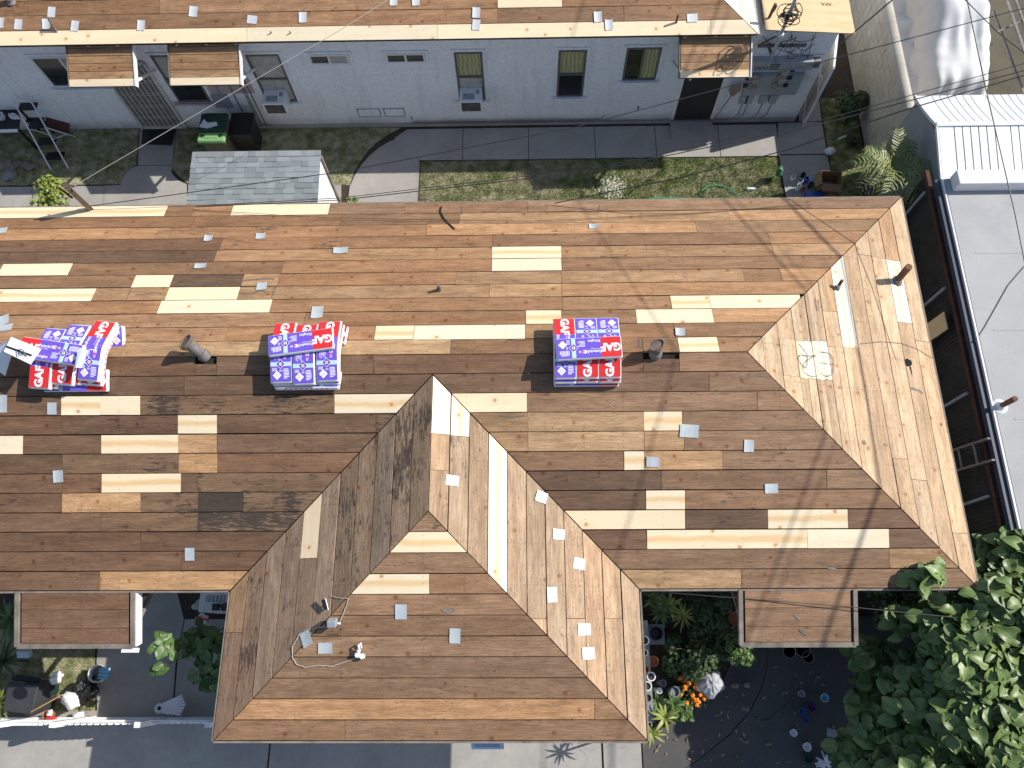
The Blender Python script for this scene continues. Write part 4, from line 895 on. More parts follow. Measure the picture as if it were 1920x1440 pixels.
# ================================================================== SHINGLE BUNDLES
BLn, BWd, BTh = 1.0, .337, .088
def bundle_meshes():
    """local frame: length along x, red end at -x; print faces up"""
    b = MB(); nx, ny = 25, 9
    def top(i, j):
        x = (i - .5) * BLn; y = (j - .5) * BWd; e = max(abs(i - .5), abs(j - .5) * .999) * 2
        ex = min(1, (1 - abs(2 * i - 1)) / .05); ey = min(1, (1 - abs(2 * j - 1)) / .12); k = min(ex, ey)
        return (x, y, BTh - .012 * (1 - k) ** 2 + .0015 * math.sin(x * 31 + y * 17) * k)
    b.grid(top, nx, ny); n0 = len(b.v)
    ring = [(i, 0) for i in range(nx)] + [(nx - 1, j) for j in range(1, ny)] + [(i, ny - 1) for i in range(nx - 2, -1, -1)] + [(0, j) for j in range(ny - 2, 0, -1)]
    idx = [j * nx + i for i, j in ring]; L = len(idx); rs_ = random.Random(2)
    vs = []
    for lv, z in enumerate((BTh * .55, .006)):
        for q in idx:
            x, y, _ = b.v[q]; k = 1 + (.006 if lv == 0 else -.004) + rs_.uniform(-.003, .003); vs.append((x * k, y * (1 + (k - 1) * 3), z))
    b.v += vs
    for lv in range(2):
        for i in range(L):
            a_ = idx[i] if lv == 0 else n0 + i; a2 = idx[(i + 1) % L] if lv == 0 else n0 + (i + 1) % L
            c1 = n0 + lv * L + i; c2 = n0 + lv * L + (i + 1) % L
            b.f.append((a2, a_, c1, c2)); b.m.append(0)
    z = BTh + .0022
    def rect(o, x0, x1, y0, y1, zz):
        m = max(1, int((x1 - x0) / .06)); o.grid(lambda i, j: (x0 + (x1 - x0) * i, y0 + (y1 - y0) * j, zz), m + 1, 2)
    X0, X1, Y0, Y1 = -.490, .486, -.158, .158
    red = MB(); rect(red, X0, -.185, Y0, Y1, z)
    vio = MB(); rect(vio, -.185, .20, Y0, Y1, z); rect(vio, .262, X1, Y0, Y1, z)
    blu = MB(); rect(blu, .20, .262, Y0, Y1, z)
    gaf = MB(); put_text(gaf, 'GAF', .175, -.335, -.0, z + .001, 0, .008, .95)
    em = MB(); cx, cy = .231, -.005
    def dia(o, r, zz, ccx=cx, ccy=cy): o.add([(ccx + r, ccy, zz), (ccx, ccy + r, zz), (ccx - r, ccy, zz), (ccx, ccy - r, zz)], [(0, 1, 2, 3)])
    em.mi = 0; dia(em, .072, z + .001); em.mi = 1; dia(em, .062, z + .0018); em.mi = 0
    em.add([(cx + math.cos(a_) * .026, cy + math.sin(a_) * .026, z + .0026) for a_ in [q * .5236 for q in range(12)]], [tuple(range(12))]); em.mi = 1
    put_text(em, 'S', .04, cx, cy, z + .0032, 0, .002); em.mi = 2; em.add([(cx + .02 + math.cos(a_) * .009, cy + .03 + math.sin(a_) * .009, z + .0034) for a_ in [q * 1.05 for q in range(6)]], [tuple(range(6))])
    tx = MB(); put_text(tx, 'Timberline', .058, -.085, .062, z + .001, 0, .0016, .82); put_text(tx, 'HD', .066, .052, .062, z + .001, 0, .004); put_text(tx, 'RS', .05, .14, .062, z + .001, 0, .001, .8)
    put_text(tx, 'Lifetime Shingles', .022, -.1, .022, z + .001, 0, .0003); put_text(tx, 'Shingles', .06, -.085, -.105, z + .001, 0, .0012)
    for i in range(5): rect(tx, .055, .17 - .02 * (i % 3), -.03 - i * .02, -.021 - i * .02, z + .001)
    dia(tx, .068, z + .001, .395, -.06); rs2 = random.Random(5)
    for i in range(7): rect(tx, .30 + i * .022, .312 + i * .022, .04, .04 + .09 * rs2.uniform(.6, 1), z + .001)
    put_text(tx, '30.1', .035, .33, .005, z + .0011, math.pi / 2, .001)
    for i in range(4): rect(tx, .285, .335, -.13 + i * .018, -.121 + i * .018, z + .001)
    mg = MB(); mg.add([(.1 + math.cos(a_) * .017, .062 + math.sin(a_) * .017, z + .0012) for a_ in [q * .5236 for q in range(12)]], [tuple(range(12))])
    sd = MB()   # printing on the long white sides
    for i in range(9): sd.add([(-.35 + i * .08, -BWd / 2 * 1.035 - .002, .035), (-.31 + i * .08, -BWd / 2 * 1.035 - .002, .035), (-.31 + i * .08, -BWd / 2 * 1.035 - .002, .055), (-.35 + i * .08, -BWd / 2 * 1.035 - .002, .055)], [(0, 1, 2, 3)])
    gx = MB()
    for k_ in (-1, 1): gx.add([(.395 - .028, -.06 - .004 + k_ * .014, z + .0018), (.395 + .028, -.06 - .004 + k_ * .014, z + .0018), (.395 + .028, -.06 + .002 + k_ * .014, z + .0018), (.395 - .028, -.06 + .002 + k_ * .014, z + .0018)], [(0, 1, 2, 3)])
    return [('wrapper', b, [PLASTW], True), ('red_panel', red, [RED], False), ('violet_panel', vio, [PURPLE], False), ('pale_band', blu, [LBLUE], False), ('brand_lettering', gaf, [WPRINT], False),
            ('emblem', em, [WPRINT, VDARK, RED], False), ('product_lettering', tx, [WPRINT], False), ('red_dot', mg, [MAGENTA], False), ('side_print', sd, [RED], False), ('diamond_print', gx, [GREY], False)]
def make_protos():
    out = {}
    for kind in ('flat', 'bent'):
        parts = []
        for nm, mb, mats, sm in bundle_meshes():
            if kind == 'bent': mb.v = [(x, y, z - K * (math.sqrt(x * x + .006) - .0775)) for x, y, z in mb.v]
            me = mb.mesh(nm, mats)
            if sm: me.polygons.foreach_set('use_smooth', [True] * len(me.polygons))
            parts.append((nm, me))
        out[kind] = parts
    return out
PB = make_protos()
BG = 'wrapped shingle bundles stacked on the ridge'
def bundle(kind, loc, rz, label, tilt=(0, 0), group=BG):
    t = thing('shingle_bundle', loc, label, 'shingle bundle', group); t.rotation_mode = 'XYZ'
    t.rotation_euler = (tilt[0], tilt[1], rz)
    for nm, me in PB[kind]:
        o = bpy.data.objects.new(nm, me); COL.objects.link(o); o.parent = t
        if nm in ('product_lettering', 'side_print', 'diamond_print', 'brand_lettering'): o['kind'] = 'stuff'
    return t
HP = math.pi / 2; RTOP = ZR + .012
ka = math.atan(K)
# stack near the centre right (x ~ 1102 px)
def stack(cpx, specs):
    for kind, u, y, z, rz, tilt, lab in specs: bundle(kind, (u, y, z), rz, lab, tilt)
def rx(px, z): return A(px, 660, z).x
c3 = A(1103, 664, 4.45).x
j = lambda: random.uniform(-.012, .012)
def zs(y): return ZR - K * abs(y - YR) + .014
stack(0, [
 ('flat', c3 - .01, YR - .34, zs(YR - .34), 0 + math.pi, (-ka, 0), 'lowest shingle bundle facing the street side of the right stack'),
 ('flat', c3 + .0, YR + .34, zs(YR + .34), 0, (ka, 0), 'lowest shingle bundle on the rear side of the right stack'),
])
stack(0, [('bent', c3 + o_ + j(), YR + j() - .0, ZR + .105, rz, (0, 0), lab) for o_, rz, lab in ((-.345, -HP, 'middle layer shingle bundle at left of the right stack'), (0, HP, 'middle layer shingle bundle at centre of the right stack'), (.345, HP, 'middle layer shingle bundle at right of the right stack'))])
stack(0, [('bent', c3 + o_ + j(), YR + .03 + j(), ZR + .195, rz, (0, 0), lab) for o_, rz, lab in ((-.345, -HP, 'upper bundle with red end to the rear, right stack'), (0, HP, 'upper bundle with red end to the street, middle of right stack'), (.345, HP, 'upper bundle with red end to the street, right edge of right stack'))])
p = A(1104, 652, 4.5); bundle('flat', (p.x, p.y, ZR + .285), math.pi + .045, 'crosswise shingle bundle topping the right stack', (-.02, 0))
# middle stack
c2 = A(570, 668, 4.43).x
stack(0, [('flat', c2 + .0, YR - .40, zs(YR - .40), 0, (-ka, 0), 'lowest shingle bundle showing its shaded face under the middle stack'), ('flat', c2 + .05, YR + .34, zs(YR + .34), math.pi, (ka, 0), 'lowest shingle bundle behind the middle stack')])
stack(0, [('bent', c2 + o_ + j(), YR + .0 + j(), ZR + .105, -HP, (0, 0), lab) for o_, lab in ((-.35, 'buried shingle bundle at left of the middle stack'), (0, 'buried shingle bundle at centre of the middle stack'), (.35, 'buried shingle bundle at right of the middle stack'))])
stack(0, [('bent', c2 + o_ + j() - .02, YR + dy, ZR + .195, -HP + .03, (0, 0), lab) for o_, dy, lab in ((-.35, .0, 'upper lengthwise bundle at left of the middle stack'), (0, -.03, 'upper lengthwise bundle at centre of the middle stack'), (.35, .02, 'upper lengthwise bundle at right of the middle stack'))])
p = A(563, 640, 4.52); bundle('flat', (p.x, p.y, ZR + .285), math.pi + .13, 'crosswise shingle bundle topping the middle stack', (.02, 0))
# left stack
c1 = A(118, 680, 4.43).x
stack(0, [('flat', c1 + .05, YR - .36, zs(YR - .36), math.pi, (-ka, 0), 'lowest shingle bundle showing violet and red under the left stack'), ('flat', c1 + .18, YR + .36, zs(YR + .36), .05, (ka, 0), 'lowest shingle bundle poking out behind the left stack')])
stack(0, [('bent', c1 + o_, YR + dy, ZR + .105, rz, (0, 0), lab) for o_, dy, rz, lab in ((-.33, -.02, HP - .05, 'middle layer bundle at left of the left stack'), (.03, .04, HP - .05, 'middle layer bundle at centre of the left stack'), (.40, .02, HP - .1, 'middle layer bundle at right of the left stack'))])
stack(0, [('bent', c1 + o_, YR + dy, ZR + .195, rz, (0, 0), lab) for o_, dy, rz, lab in ((-.36, -.06, HP - .08, 'left shingle bundle of the left stack with red end to the street'), (.0, .0, HP - .1, 'centre shingle bundle of the left stack with red end to the street'), (.40, .06, -HP - .12, 'right shingle bundle of the left stack with red end to the rear'))])
p = A(92, 657, 4.52); bundle('flat', (p.x, p.y, ZR + .285), -.16, 'crosswise shingle bundle on the left stack with red end tucked left', (0, .0))
# opened white wrapper and loose shingles on the left stack
ow = thing('opened_wrapper', A(25, 655, 4.62), 'opened white shingle wrapper flopped over the left end of the left stack', 'packaging')
o = MB(); a0, a1, a2, a3 = [A(u, v, 4.66) for u, v in ((22, 632), (78, 655), (58, 684), (8, 660))]
o.slab3([a3, a2, a1, a0], (0, 0, .02)); o.build('flap', PLASTW, ow, bevel=.004)
o = MB(); o.slab3([A(-40, 668, 4.35), A(10, 705, 4.2), A(30, 640, 4.63), A(12, 640, 4.63)], (0, 0, .02)); o.build('flap', PLASTW, ow)
o = MB(); o.slab3([A(12, 648, 4.685), A(60, 665, 4.685), A(59, 668, 4.685), A(11, 651, 4.685)], (0, 0, .004)); o.build('slit', BLACK, ow)
for q in range(3): MB().tube([A(30 + q * 4, 655, 4.69), A(36 + q * 3, 663 - q * 4, 4.75), A(50, 662 + q * 3, 4.69)], .006, 5).build('strap', BLACK, ow)
for i in range(3):
    o = MB().slab3([A(148 + i * 3, 652, 4.63 + .012 * i), A(163 + i, 657, 4.63 + .012 * i), A(152 + i, 690, 4.6 + .012 * i), A(140 + i, 690, 4.6 + .012 * i)], (0, 0, .008)).build('shingle_strip', PLASTW, None)
    tag(o, ['lowest loose white strip on the left stack', 'middle loose white strip on the left stack', 'topmost loose white strip on the left stack'][i], 'strip', 'loose strips on the left stack')

# ================================================================== FLASHING SHEETS
SHEETS = [  # px, py, w, h, rot(deg in photo), slope plane, label
 (3, 433, .2, .15, 8, back, 'grey sheet at the far left edge below the rear eave'), (391, 447, .15, .15, 5, back, 'left one of two small grey sheets near the rear eave'), (489, 443, .17, .15, 5, back, 'right one of two small grey sheets near the rear eave'),
 (639, 470, .26, .15, 2, back, 'wide grey sheet between the rear eave and middle stack'), (376, 499, .2, .12, 3, back, 'grey sheet above the short new board'), (491, 537, .17, .17, 5, back, 'grey sheet lying across sprayed paint marks'),
 (595, 586, .19, .26, 4, back, 'tall grey sheet just behind the middle stack'), (5, 601, .2, .22, 20, back, 'upper grey sheet left of the left stack'), (8, 615, .26, .14, 8, back, 'lower grey sheet left of the left stack'),
 (1113, 425, .17, .12, -2, back, 'lone grey sheet near the rear eave above the right stack'), (1275, 623, .15, .16, -3, back, 'grey sheet above the right flue hole'),
 (1292, 808, .29, .2, -4, front, 'largest grey sheet on the right front slope'), (1404, 836, .15, .19, -2, front, 'upright grey sheet right of the largest one'), (1224, 866, .2, .16, -3, front, 'grey sheet beside a short pale board'),
 (1446, 916, .2, .15, 1, front, 'grey sheet furthest right on the front slope'), (110, 893, .16, .19, 3, front, 'grey sheet left of the lowest short new boards'), (98, 766, .15, .19, 0, front, 'grey sheet in the shadow edge of the left stack'),
 (5, 757, .16, .28, 0, front, 'tall grey sheet half shaded at the left edge'), (356, 1039, .15, .2, 0, front, 'grey sheet near the front eave left of the wing'),
 (848, 901, .2, .16, -5, we, 'bright sheet near the top of the wing east slope'), (1015, 932, .18, .17, -18, we, 'bright sheet overhanging the wing valley'), (1047, 1002, .19, .16, -3, we, 'bright sheet below the valley sheet'),
 (1086, 1057, .19, .17, -8, we, 'bright sheet right of the long new board'), (1035, 1115, .155, .22, 2, we, 'upright bright sheet on the wing east slope'), (1095, 1180, .2, .17, 1, we, 'upper of two bright sheets near the wing east eave'),
 (1103, 1225, .2, .17, 3, we, 'lower of two bright sheets near the wing east eave'), (752, 1147, .17, .22, 0, ws, 'upright grey sheet at middle of the wing south slope'), (853, 1192, .16, .22, -2, ws, 'upright grey sheet right of the slope middle on the wing'),
 (575, 1198, .16, .21, 25, ww, 'tilted grey sheet circled by the white cord'), (610, 1215, .21, .16, 0, ws, 'grey sheet right of the tilted one')]
SHEETS2 = [(97, 23, .14, .19, 'highest white sheet above the leaning pipe'), (1, 43, .14, .19, 'white sheet cut by the left edge'), (35, 46, .14, .19, 'white sheet second from the left edge'), (87, 45, .14, .19, 'white sheet touching the leaning pipe'),
 (141, 49, .14, .19, 'white sheet right of the leaning pipe'), (265, 48, .14, .19, 'white sheet above the first awning right end'), (363, 22, .15, .19, 'white sheet set high above the second awning'), (473, 37, .18, .15, 'squat white sheet above the air conditioned window'),
 (568, 33, .14, .19, 'white sheet above the small high window'), (738, 1, .14, .19, 'left white sheet of the pair cut by the top edge'), (780, 1, .14, .19, 'right white sheet of the pair cut by the top edge'), (893, 24, .14, .19, 'upper white sheet of the vertical pair by new boards'),
 (893, 47, .14, .19, 'lower white sheet of the vertical pair by new boards'), (1121, 32, .14, .19, 'tilted white sheet right of the new boards'), (1142, 47, .14, .19, 'white sheet close to the eave right of new boards'), (1298, 34, .19, .15, 'white sheet nearest the pale hip boards')]
def sheet(pl, x, y, w, h, rot, mat, label, group):
    u, s = pl.at(x, y); c = pl.P(u, s, .009)
    ex = Vector((1, 0, 0)); ex = (ex - pl.n * ex.dot(pl.n)).normalized(); ey = pl.n.cross(ex); a = math.radians(rot)
    r1 = ex * math.cos(a) + ey * math.sin(a); r2 = pl.n.cross(r1)
    o = MB(); cur = random.uniform(.002, .012)
    def f(i, j):
        return c + r1 * ((i - .5) * w + random.uniform(-.002, .002)) + r2 * ((j - .5) * h) + pl.n * (cur * ((2 * i - 1) ** 2) + random.uniform(0, .001))
    o.grid(f, 5, 3); ob = o.build('flashing_sheet', mat, origin=c, loc=c)
    m = ob.modifiers.new('solid', 'SOLIDIFY'); m.thickness = .0015
    return tag(ob, label, 'metal sheet', group)
for x, y, w, h, rot, pl, lab in SHEETS: sheet(pl, x, y, w, h, rot, GALVW if pl is we else GALV, lab, 'flashing sheets scattered on the bungalow roof')
for x, y, w, h, lab in SHEETS2: sheet(rp, x, y, w * 1.12, h * 1.12, random.uniform(-8, 4), GALVW, lab, 'flashing sheets laid on the rear house roof')

# ================================================================== THINGS ON THE WING ROOF
t = thing('solar_panel', ww.pt(612, 1130), 'tiny solar panel propped on the wing roof', 'solar panel'); b = ww.pt(612, 1134)
Mx = Matrix.Rotation(-.9, 3, 'Y') @ Matrix.Rotation(.35, 3, 'X')
MB().box(b + Vector((0, 0, .09)), (.15, .17, .012), M=Mx).build('frame', PLASTW, t); MB().box(b + Mx @ Vector((0, 0, .0075)) + Vector((0, 0, .09)), (.13, .15, .004), M=Mx).build('cell', SOLAR, t)
MB().box(b + Mx @ Vector((0, 0, -.0075)) + Vector((0, 0, .09)), (.13, .15, .004), M=Mx).build('cell', SOLAR, t); MB().tube([b + Vector((0, 0, 0)), b + Vector((.03, 0, .09))], .012, 8).build('stand', PLASTW, t)
t = thing('flood_light', ws.pt(628, 1170), 'small grey flood light on the wing hip', 'lamp'); b = ww.pt(626, 1168)
MB().box(b + Vector((0, 0, .1)), (.13, .1, .13), rz=.1, M=Matrix.Rotation(.5, 3, 'X')).build('housing', GREY, t, bevel=.01); MB().tube([b + Vector((.1, -.01, .02)), b, b + Vector((-.08, 0, .02))], .016, 8).build('bracket', PLASTW, t)
MB().lathe([(.05, 0), (.05, .04), (.02, .06), (.001, .061)], b + Vector((-.06, -.02, .03)), 12).build('knob', BLACK, t)
t = thing('motion_light', ws.pt(678, 1225), 'white twin motion light lying on the wing south slope', 'lamp'); b = ws.pt(675, 1228)
for dx, dy, r_, z in ((-.02, .0, .045, .06), (.045, -.02, .045, .05), (0, .06, .03, .1)): MB().lathe([(.6 * r_, -r_), (r_, 0), (r_ * .8, r_), (.001, r_ * 1.1)], b + Vector((dx, dy, z)), 14).build('lamp_head', PLASTW, t, smooth=True)
MB().tube([b + Vector((.01, .06, .12)), b + Vector((.0, .13, .16)), b + Vector((.03, .16, .14)), b + Vector((.03, .1, .09))], .016, 8).build('bracket', PLASTW, t)
cord = [(623, 1119), (640, 1122), (654, 1121), (651, 1133), (640, 1160), (634, 1168), (600, 1176), (580, 1180), (562, 1190), (549, 1212), (549, 1232), (556, 1245), (572, 1251), (600, 1247), (625, 1249), (648, 1240), (668, 1233)]
pts = []
for i, (x, y) in enumerate(cord):
    pw = ww.pt(x, y, .012); ps = ws.pt(x, y, .012); pts.append(pw if pw.z < ps.z else ps)
fine = []
for i in range(len(pts) - 1):
    for k in range(4): fine.append(pts[i].lerp(pts[i + 1], k / 4) + Vector((random.uniform(-.006, .006), random.uniform(-.006, .006), .006)))
tag(MB().tube(fine + [pts[-1]], .006, 6).build('cord', WIREL), 'thin white cord looping around the lights on the wing roof', 'cord')
pts = [back.pt(x, y, .02) for x, y in ((828, 388), (826, 398), (832, 410), (843, 422), (853, 431))]
tag(MB().tube(pts, .012, 6).build('cable_scrap', BLACK), 'black cable scrap lying near the rear eave', 'cable')
pts = [hip.pt(x, y, .012) for x, y in ((1612, 645), (1650, 641), (1690, 644), (1720, 655), (1747, 672))]
tag(MB().tube(pts, .004, 5).build('wire_scrap', GREYPIPE), 'thin wire trailing over the right hip eave', 'wire')

# ================================================================== RIGHT SIDE: neighbour
FX = 7.72; fz = 2.75
fy0 = 1.5; fy1 = 8.6
fen = thing('corrugated_fence', (FX, 5, 0), 'dark corrugated fence with rusty top rail beside the right hip', 'fence')
o = MB(); n = int((fy1 - fy0) / .038)
o.grid(lambda i, j: (FX + .012 * math.cos(i * n * math.pi), fy0 + (fy1 - fy0) * i, 0.02 + fz * j), n + 1, 2); o.build('corrugated_sheet', DARKCOR, fen)
MB().bar((FX - .04, fy0, fz), (FX - .04, fy1, fz), .07, .09).build('top_rail', RUSTB, fen)
for zz in (.8, 1.7): MB().bar((FX - .04, fy0, zz), (FX - .04, fy1, zz), .04, .05).build('rail', DARKCOR, fen)
for v, u in ((350, 1745), (528, 1787), (727, 1833), (925, 1872)):
    p = onp(u, v, (FX - .1, 0, 0), (1, 0, 0)); MB().tube([(FX - .12, p.y, 0), (FX - .12, p.y, fz - .05)], .028, 10).build('post', GREY, fen)
p = onp(1765, 612, (FX - .12, 0, 0), (1, 0, 0)); yy = p.y
tag(MB().box((FX - .2, yy, p.z - .1), (.02, .34, .75), M=Matrix.Rotation(.06, 3, 'Y')).build('plywood_offcut', PLY, loc=None), 'bare plywood offcut leaning on the corrugated fence', 'plywood')
lad = thing('wooden_ladder', (FX - .25, 2.9, 0), 'pale wooden ladder leaning on the corrugated fence', 'ladder')
pa = onp(1853, 822, (FX - .12, 0, 0), (1, 0, 0)); pb_ = onp(1858, 858, (FX - .12, 0, 0), (1, 0, 0)); ya, yb = pa.y, pa.y - .36; zt_ = pa.z
for y in (ya, yb): MB().bar((FX - .75, y, 0), (FX - .11, y, zt_), .03, .06).build('rail', TRIM, lad)
for i in range(1, 9): f = i / 9; MB().bar((FX - .75 + .64 * f, ya, zt_ * f), (FX - .75 + .64 * f, yb, zt_ * f), .02, .05).build('rung', TRIM, lad)
# flat roofed building
nb = thing('flat_roof_building', (11, 4, 0), 'neighbouring building with flat grey roof along the right edge', 'building')
NZ = 3.0; e0 = A(1770, 335, NZ); e1 = A(1905, 1000, NZ); NX = (e0.x + e1.x) / 2; NY1 = e0.y
MB().prism([(NX + .12, -1), (17, -1), (17, NY1 - .05), (NX + .12, NY1 - .05)], 0, NZ - .1).build('wall', WTRIM, nb)
rf_ = MB().prism([(NX + .06, -1), (17, -1), (17, NY1), (NX + .06, NY1)], NZ - .1, NZ).build('roof', GREYROOF, nb)
for y in (2.0, 3.6, 5.2, 6.7): MB().box((12.5, y, NZ + .002), (8.8, .03, .006)).build('seam', GREYROOF, rf_)
MB().prism([(NX - .0, -1), (NX + .03, -1), (NX + .03, NY1), (NX, NY1)], NZ - .12, NZ + .02).build('gutter', WMETAL, nb)
MB().prism([(NX - .1, -1), (NX - .005, -1), (NX - .005, NY1), (NX - .1, NY1)], NZ - .14, NZ - .03).build('gutter', plain('navy_gutter', (.015, .03, .06), .5), nb)
p0 = A(1795, 325, NZ + .25); MB().prism([(p0.x, NY1 - .28), (17, NY1 - .28), (17, NY1 + .02), (p0.x, NY1 + .02)], NZ, NZ + .25).build('parapet', WMETAL, nb, bevel=.02)
b = onp(1875, 762, (0, 0, NZ), (0, 0, 1)); MB().tube([b, b + Vector((.0, 0, .42))], .045, 12).build('vent_pipe', RUST, nb)['label'] = 'rusty vent pipe on the flat grey roof'
MB().lathe([(.13, .003), (.08, .02), (.05, .08)], b, 14).build('pipe_flashing', WMETAL, nb, smooth=True)
pts = [A(x, y, NZ + .01) for x, y in ((2060, 400), (1920, 500), (1890, 535), (1862, 585), (1845, 615), (1828, 640))] + [Vector((NX - .12, A(1828, 640, NZ).y - .05, NZ - .3))]
tag(MB().tube(pts, .007, 6).build('roof_cable', WIRE), 'black cable lying loosely across the flat grey roof', 'cable')
# metal shed
ms = thing('metal_shed', (9.5, 9.6, 0), 'ribbed white metal shed beside the palm', 'shed')
MX0, MX1 = 8.0, 12.5; r0 = (9.55, 2.88); n0 = (10.62, 2.42); sM = (8.3, 2.62)
MB().add([(MX0 + .05, sM[0] + .1, 0), (MX0 + .05, n0[0] - .05, 0), (MX0 + .05, n0[0] - .05, n0[1] - .05), (MX0 + .05, r0[0], r0[1] - .16), (MX0 + .05, sM[0] + .1, sM[1] - .06),
          (MX1, sM[0] + .1, 0), (MX1, n0[0] - .05, 0), (MX1, n0[0] - .05, n0[1] - .05), (MX1, r0[0], r0[1] - .16), (MX1, sM[0] + .1, sM[1] - .06)],
         [(0, 4, 3, 2, 1), (5, 6, 7, 8, 9), (1, 2, 7, 6), (0, 5, 9, 4)]).build('wall', mottled('shed_wall_shade_grey', (.30, .31, .32), .12, 2, 30, .7), ms)  # wall in a darker grey than the roof, its shade put into the colour
xr = MX0; i = 0
def nprof(t): y = r0[0] + (n0[0] - r0[0]) * t; return y, r0[1] - (r0[1] - n0[1]) * (1 - (1 - t) ** 1.25)
while xr < MX1:
    w_ = .155 if i % 6 else .3; x2 = min(xr + w_, MX1)
    MB().slab3([(xr + .02, sM[0], sM[1]), (x2 - .002, sM[0], sM[1]), (x2 - .002, r0[0], r0[1]), (xr + .02, r0[0], r0[1])], (0, 0, .02)).build('roof_panel', WMETAL, ms)
    o = MB(); o.grid(lambda a_, b_: (xr + .02 + (x2 - .018 - xr) * a_, nprof(b_)[0], nprof(b_)[1] + .02), 2, 9); pn = o.build('roof_panel', WMETAL, ms); pn.modifiers.new('s', 'SOLIDIFY').thickness = .018
    xr = x2; i += 1
MB().slab3([(MX0, sM[0], sM[1] - .02), (MX1, sM[0], sM[1] - .02), (MX1, r0[0], r0[1] - .02), (MX0, r0[0], r0[1] - .02)], (0, 0, .012)).build('roof_deck', plain('rib_navy', (.07, .10, .2), .6), ms)  # navy deck showing as lines between the white panels
o = MB(); o.grid(lambda a_, b_: (MX0 + (MX1 - MX0) * a_, nprof(b_)[0], nprof(b_)[1] - .008), 2, 9); o.build('roof_deck', bpy.data.materials['rib_navy'], ms)
MB().bar((MX0 - .02, r0[0], r0[1] + .03), (MX1, r0[0], r0[1] + .03), .09, .03).build('ridge_cap', WMETAL, ms)
MB().bar((MX0 - .02, sM[0], sM[1] + .01), (MX0 - .02, r0[0], r0[1] + .01), .035, .06).build('trim', WMETAL, ms); 
for q in range(8): a_, b_ = nprof(q / 8), nprof((q + 1) / 8); MB().bar((MX0 - .02, a_[0], a_[1] + .01), (MX0 - .02, b_[0], b_[1] + .01), .035, .06).build('trim', WMETAL, ms)
# block wall
bwl = thing('block_wall', (8.15, 13, 0), 'pale block wall with rounded cap beside the covered car', 'wall')
BY0, BY1 = 10.75, 22.0; MB().box((8.16, (BY0 + BY1) / 2, .92), (.12, BY1 - BY0, 1.84)).build('core', BLOCK, bwl)
for k in range(9):
    y = BY0 - (.2 if k % 2 else 0)
    while y < 16.2:
        a_, b_ = max(y, BY0), y + .395
        MB().box((8.085, (a_ + b_) / 2, .1 + k * .2), (.03, b_ - a_, .19)).build('block', BLOCK, bwl); y += .405
MB().box((8.085, 19.1, .92), (.03, 5.7, 1.8)).build('block_courses', BLOCK, bwl, kind='stuff')
o = MB(); nseg = 10
o.grid(lambda a_, b_: (8.165 - .12 * math.cos(math.pi * a_), BY0 - .02 + (BY1 - BY0) * b_, 1.84 + .1 * math.sin(math.pi * a_)), nseg, 2); cp = o.build('cap', BLOCK, bwl, smooth=True)
# covered car
cc = A(1795, 90, 1.3); CX = A(1805, 100, 1.3).x + .2; CYF = A(1800, 165, .7).y - .05
def car_h(x, y):
    lx = (x - CX); ly = y - CYF; S_ = lambda v: 1 / (1 + math.exp(-max(-40, min(40, v))))
    prof = .80 + .16 * min(max(ly / 1.0, 0), 1) + .56 * S_((ly - 1.35) * 5.5)
    hw = .72 + .17 * S_((ly - .5) * 4) - .12 * S_((ly - 1.35) * 6) * 1.0
    ax = abs(lx)
    side = S_((hw - ax) * (13 if lx > 0 else 9)); skirt = .42 * S_((hw + (.5 if lx < 0 else .12) - ax) * 6) + .1 * S_((hw + 1.2 - ax) * 5) * (lx < 0)
    body = max(side, skirt * (1 - .25 * abs(math.sin(y * 4.2 + x * 2))))
    fr = S_(ly * 14) * .9 + .1 * S_((ly + .35) * 9)
    e0_ = 4 * side * (1 - side) + .25 * (skirt > .1) + .5 * math.exp(-((ly - 1.1) / .5) ** 2) * .5
    sw = S_((ax - hw * .9) * 7) * (1 if ly > .35 else .4); fwd = S_(-(ly - .3) * 7) + .5 * math.exp(-((ly - 1.1) / .4) ** 2)
    fold = .07 * sw * (math.sin(y * 11 + x * 1.6 + 1.3 * math.sin(y * 2.3)) + .5 * math.sin(y * 23 + x * 3)) + .04 * fwd * math.sin(x * 19 + 1.2 * math.sin(y * 3 + x * 4)) + .012 * math.sin(x * 7 + y * 3.3 + math.sin(x * 5)) + .008 * math.sin(y * 9 - x * 4)
    e_ = 1
    return .05 + prof * body * fr + fold * min(e_ + .22, 1) * .9
cov = MB(); cov.grid(lambda a_, b_: (8.3 + (CX + 1.0 - 8.3) * a_, CYF - .45 + 5.6 * b_, 0), 130, 220)
cov.v = [(x, y, car_h(x, y)) for x, y, z in cov.v]
car = thing('covered_car', (CX, CYF + 2.4, 0), 'parked car wrapped in a pale fabric cover', 'car')
cov.build('cover', FABRIC, car, smooth=True)
MB().prism([(8.3, 8), (14, 8), (14, 24), (8.3, 24)], .001, .006).build('side_yard', mottled('yard_concrete', (.10, .088, .06), .25, .8, 30, .9), kind='structure')
# pipes and rails lying in the side yard at the top right
rk = thing('pipe_rack', A(1895, 60, .6), 'grey rails and pipes at the top right corner', 'rack')
for i, (a_, b_) in enumerate((((1880, -20), (1940, 150)), ((1893, -30), (1952, 130)), ((1862, 20), (1925, 190)))):
    MB().bar(A(*a_, .9 - .1 * i), A(*b_, .9 - .1 * i), .045 if i else .06, .04).build('rail', GREYPIPE, rk)
MB().bar(A(1870, 60, .78), A(1960, 20, .78), .03, .03).build('crosspiece', GREYPIPE, rk)

